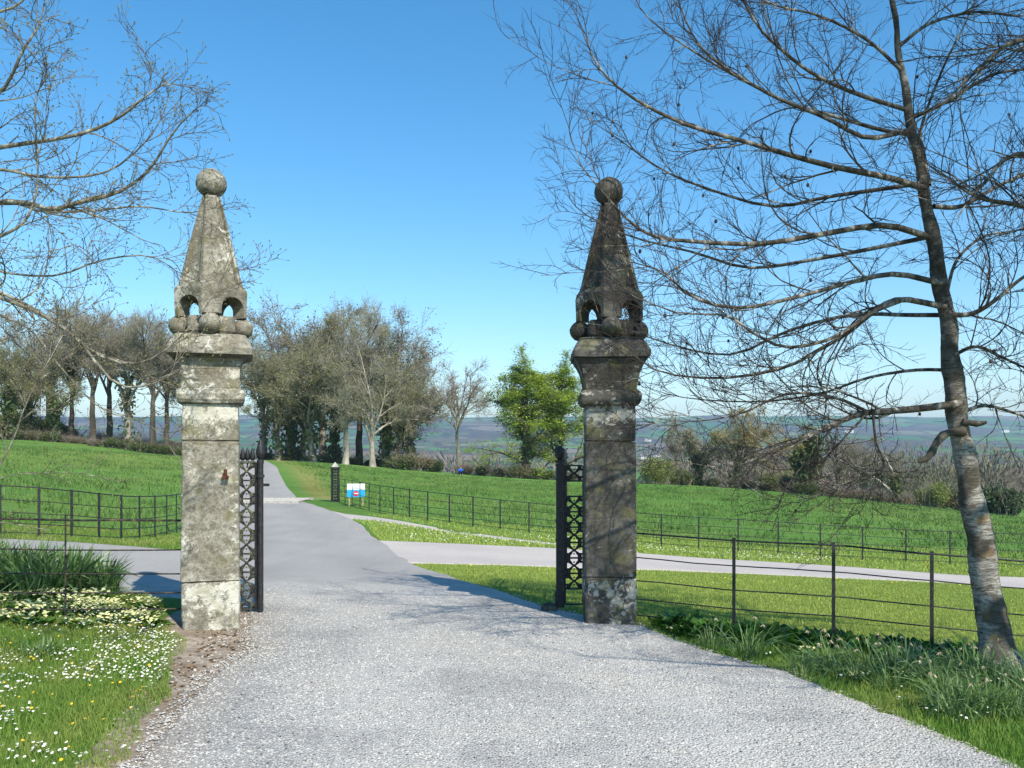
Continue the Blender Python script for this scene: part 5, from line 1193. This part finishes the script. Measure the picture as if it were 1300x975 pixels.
pA = leafy('primrose_clump', 26, .12, 1, 'broad', 22); pB = leafy('primrose_clump', 24, .11, 2, 'broad', 14); pC = leafy('primrose_clump', 24, .12, 3, 'broad', 32)
for i in range(120):
    x = rr.uniform(-6.3,-3.25); y = rr.uniform(7.7, 9.35)
    if x > vl(y)-.12 or (y < 8.2 and rr.random() < .45 and x > -4.6): continue
    drop([pA,pB,pC][i%3], x, y, 'clump of pale yellow primroses on the left bank by the rails', 'primrose clumps on the left bank', 'flower clump', rr.uniform(.8,1.25), rr.random()*6)
for x, y in [(2.5,7.3),(2.9,6.45),(2.55,6.35),(3.3,7.1),(4.4,6.2),(1.5,8.0),(3.9,5.9)]:
    drop(pB, x, y, 'primrose clump among the daffodils on the right verge', 'primrose clumps on the right verge', 'flower clump', .8, x*5)
# broad leaved cover along the foot of the right fence
V_, F_, R_, n0 = [], [], [], 0
src = leafy('tmp', 16, .21, 9, 'broad', 0, .55, .42); me = [c for c in src.children][0] if src.children else [o for o in bpy.data.objects if o.parent == src][0]
co = np.array([v.co[:] for v in me.data.vertices]); fa = np.array([p.vertices[:] for p in me.data.polygons])
bpy.data.objects.remove(me); bpy.data.objects.remove(src)
for i in range(620):
    x = rr.uniform(1.35, 7.2); y = float(np.interp(x, [1.2,2.1,2.95,3.75,4.55,7.2],[8.5,8.15,7.9,7.7,7.5,7.1]))+rr.normal()*.13-.18+.12
    if rr.random() < .5: y -= rr.random()*.35
    if x < verge_r(y)+.15: continue
    s = rr.uniform(.55,1.1); a = rr.random()*6; R3 = np.array([[math.cos(a),-math.sin(a),0],[math.sin(a),math.cos(a),0],[0,0,1]])*s
    V_.append(co@R3.T+np.array([x,y,h1(x,y)])); F_.append(fa+n0); n0 += len(co); R_.append(np.repeat(rr.random(len(co)//15), 15))
tag(np_mesh('ground_cover', np.concatenate(V_), [np.concatenate(F_)], 'broad', None, False, {'rnd': np.concatenate(R_)}), 'dark broad leaved ground cover along the foot of the right fence', None, None, 'stuff')

# loose chippings
def pebbles(name, X, Y, s, mat, seed, label, flat=.6, dz=.024):
    q = np.random.default_rng(seed); N = len(X)
    base = np.array([(1,0,0),(-1,0,0),(0,1,0),(0,-1,0),(0,0,1),(0,0,-1)], float); T = np.array([(0,2,4),(2,1,4),(1,3,4),(3,0,4),(2,0,5),(1,2,5),(3,1,5),(0,3,5)])
    V = base[None]*(.6+.7*q.random((N,6,1)))*(s*(.5+q.random(N)))[:,None,None]; a = q.random(N)*2*PI; ca, sa = np.cos(a)[:,None], np.sin(a)[:,None]
    V = np.stack([V[...,0]*ca-V[...,1]*sa, V[...,0]*sa+V[...,1]*ca, V[...,2]*flat+.25*V[...,0]*q.normal(size=(N,1))], -1)
    V += np.c_[X, Y, h(X, Y)+dz][:,None]; Ft = (T[None]+np.arange(N)[:,None,None]*6).reshape(-1,3)
    return tag(np_mesh(name, V.reshape(-1,3), [Ft], mat, None, False, {'rnd': np.repeat(q.random(N), 6)}), label, None, None, 'stuff')
X, Y = samp(90000, -3, 3, 4.0, 11.5, lambda X, Y: (X > drive_l(Y)-.12+wv(X, Y)) & (X < drive_r(Y)+.06+wv(X, Y)) & (r.random(len(X)) < np.interp(Y, [7,9.5,11.5],[1,.5,.05])*np.interp(X-drive_l(Y), [0,.9,1.8],[1,.85,.6])), 1.3)
pebbles('gravel', X, Y, .0072, 'pebble', 1, 'grey stone chippings covering the near drive')
X, Y = samp(3000, -3.3, 1.6, 4.3, 9.6, lambda X, Y: (np.abs(X-drive_l(Y)+.05) < .35) | (np.abs(X-drive_r(Y)) < .12))
pebbles('gravel', X, Y, .013, 'pebble', 2, 'larger loose stones along the drive edges', .6, .018)
X, Y = samp(420, -3.0, -2.0, 5.8, 8.2, lambda X, Y: (np.abs(X-(drive_l(Y)-.28)) < .22))
V, Fq, rn = leaves(np.c_[X, Y, h(X, Y)+.022], .022, rr, .25); tag(np_mesh('fallen_leaves', V, [Fq], 'deadleaf', None, False, {'rnd': rn}), 'brown fallen leaves on the bare earth by the pale pillar', None, None, 'stuff')

# ------------------------------------------------------------------ air
m = bpy.data.materials.new('air'); m.use_nodes = True; m.node_tree.nodes.clear()
pv_ = m.node_tree.nodes.new('ShaderNodeVolumePrincipled'); pv_.inputs['Density'].default_value = .00022; pv_.inputs['Color'].default_value = (.60,.79,1,1); pv_.inputs['Anisotropy'].default_value = .2
mo = m.node_tree.nodes.new('ShaderNodeOutputMaterial'); m.node_tree.links.new(pv_.outputs[0], mo.inputs['Volume'])
M['air'] = m
zmin = float(ZZ.min())-1; zmax = float(ZZ.max())+30
hb = MB(); hb.box((0, 3690, (zmin+zmax)/2), (8600, 7640, zmax-zmin)); ho = hb.build('haze', 'air'); tag(ho, kind='stuff')
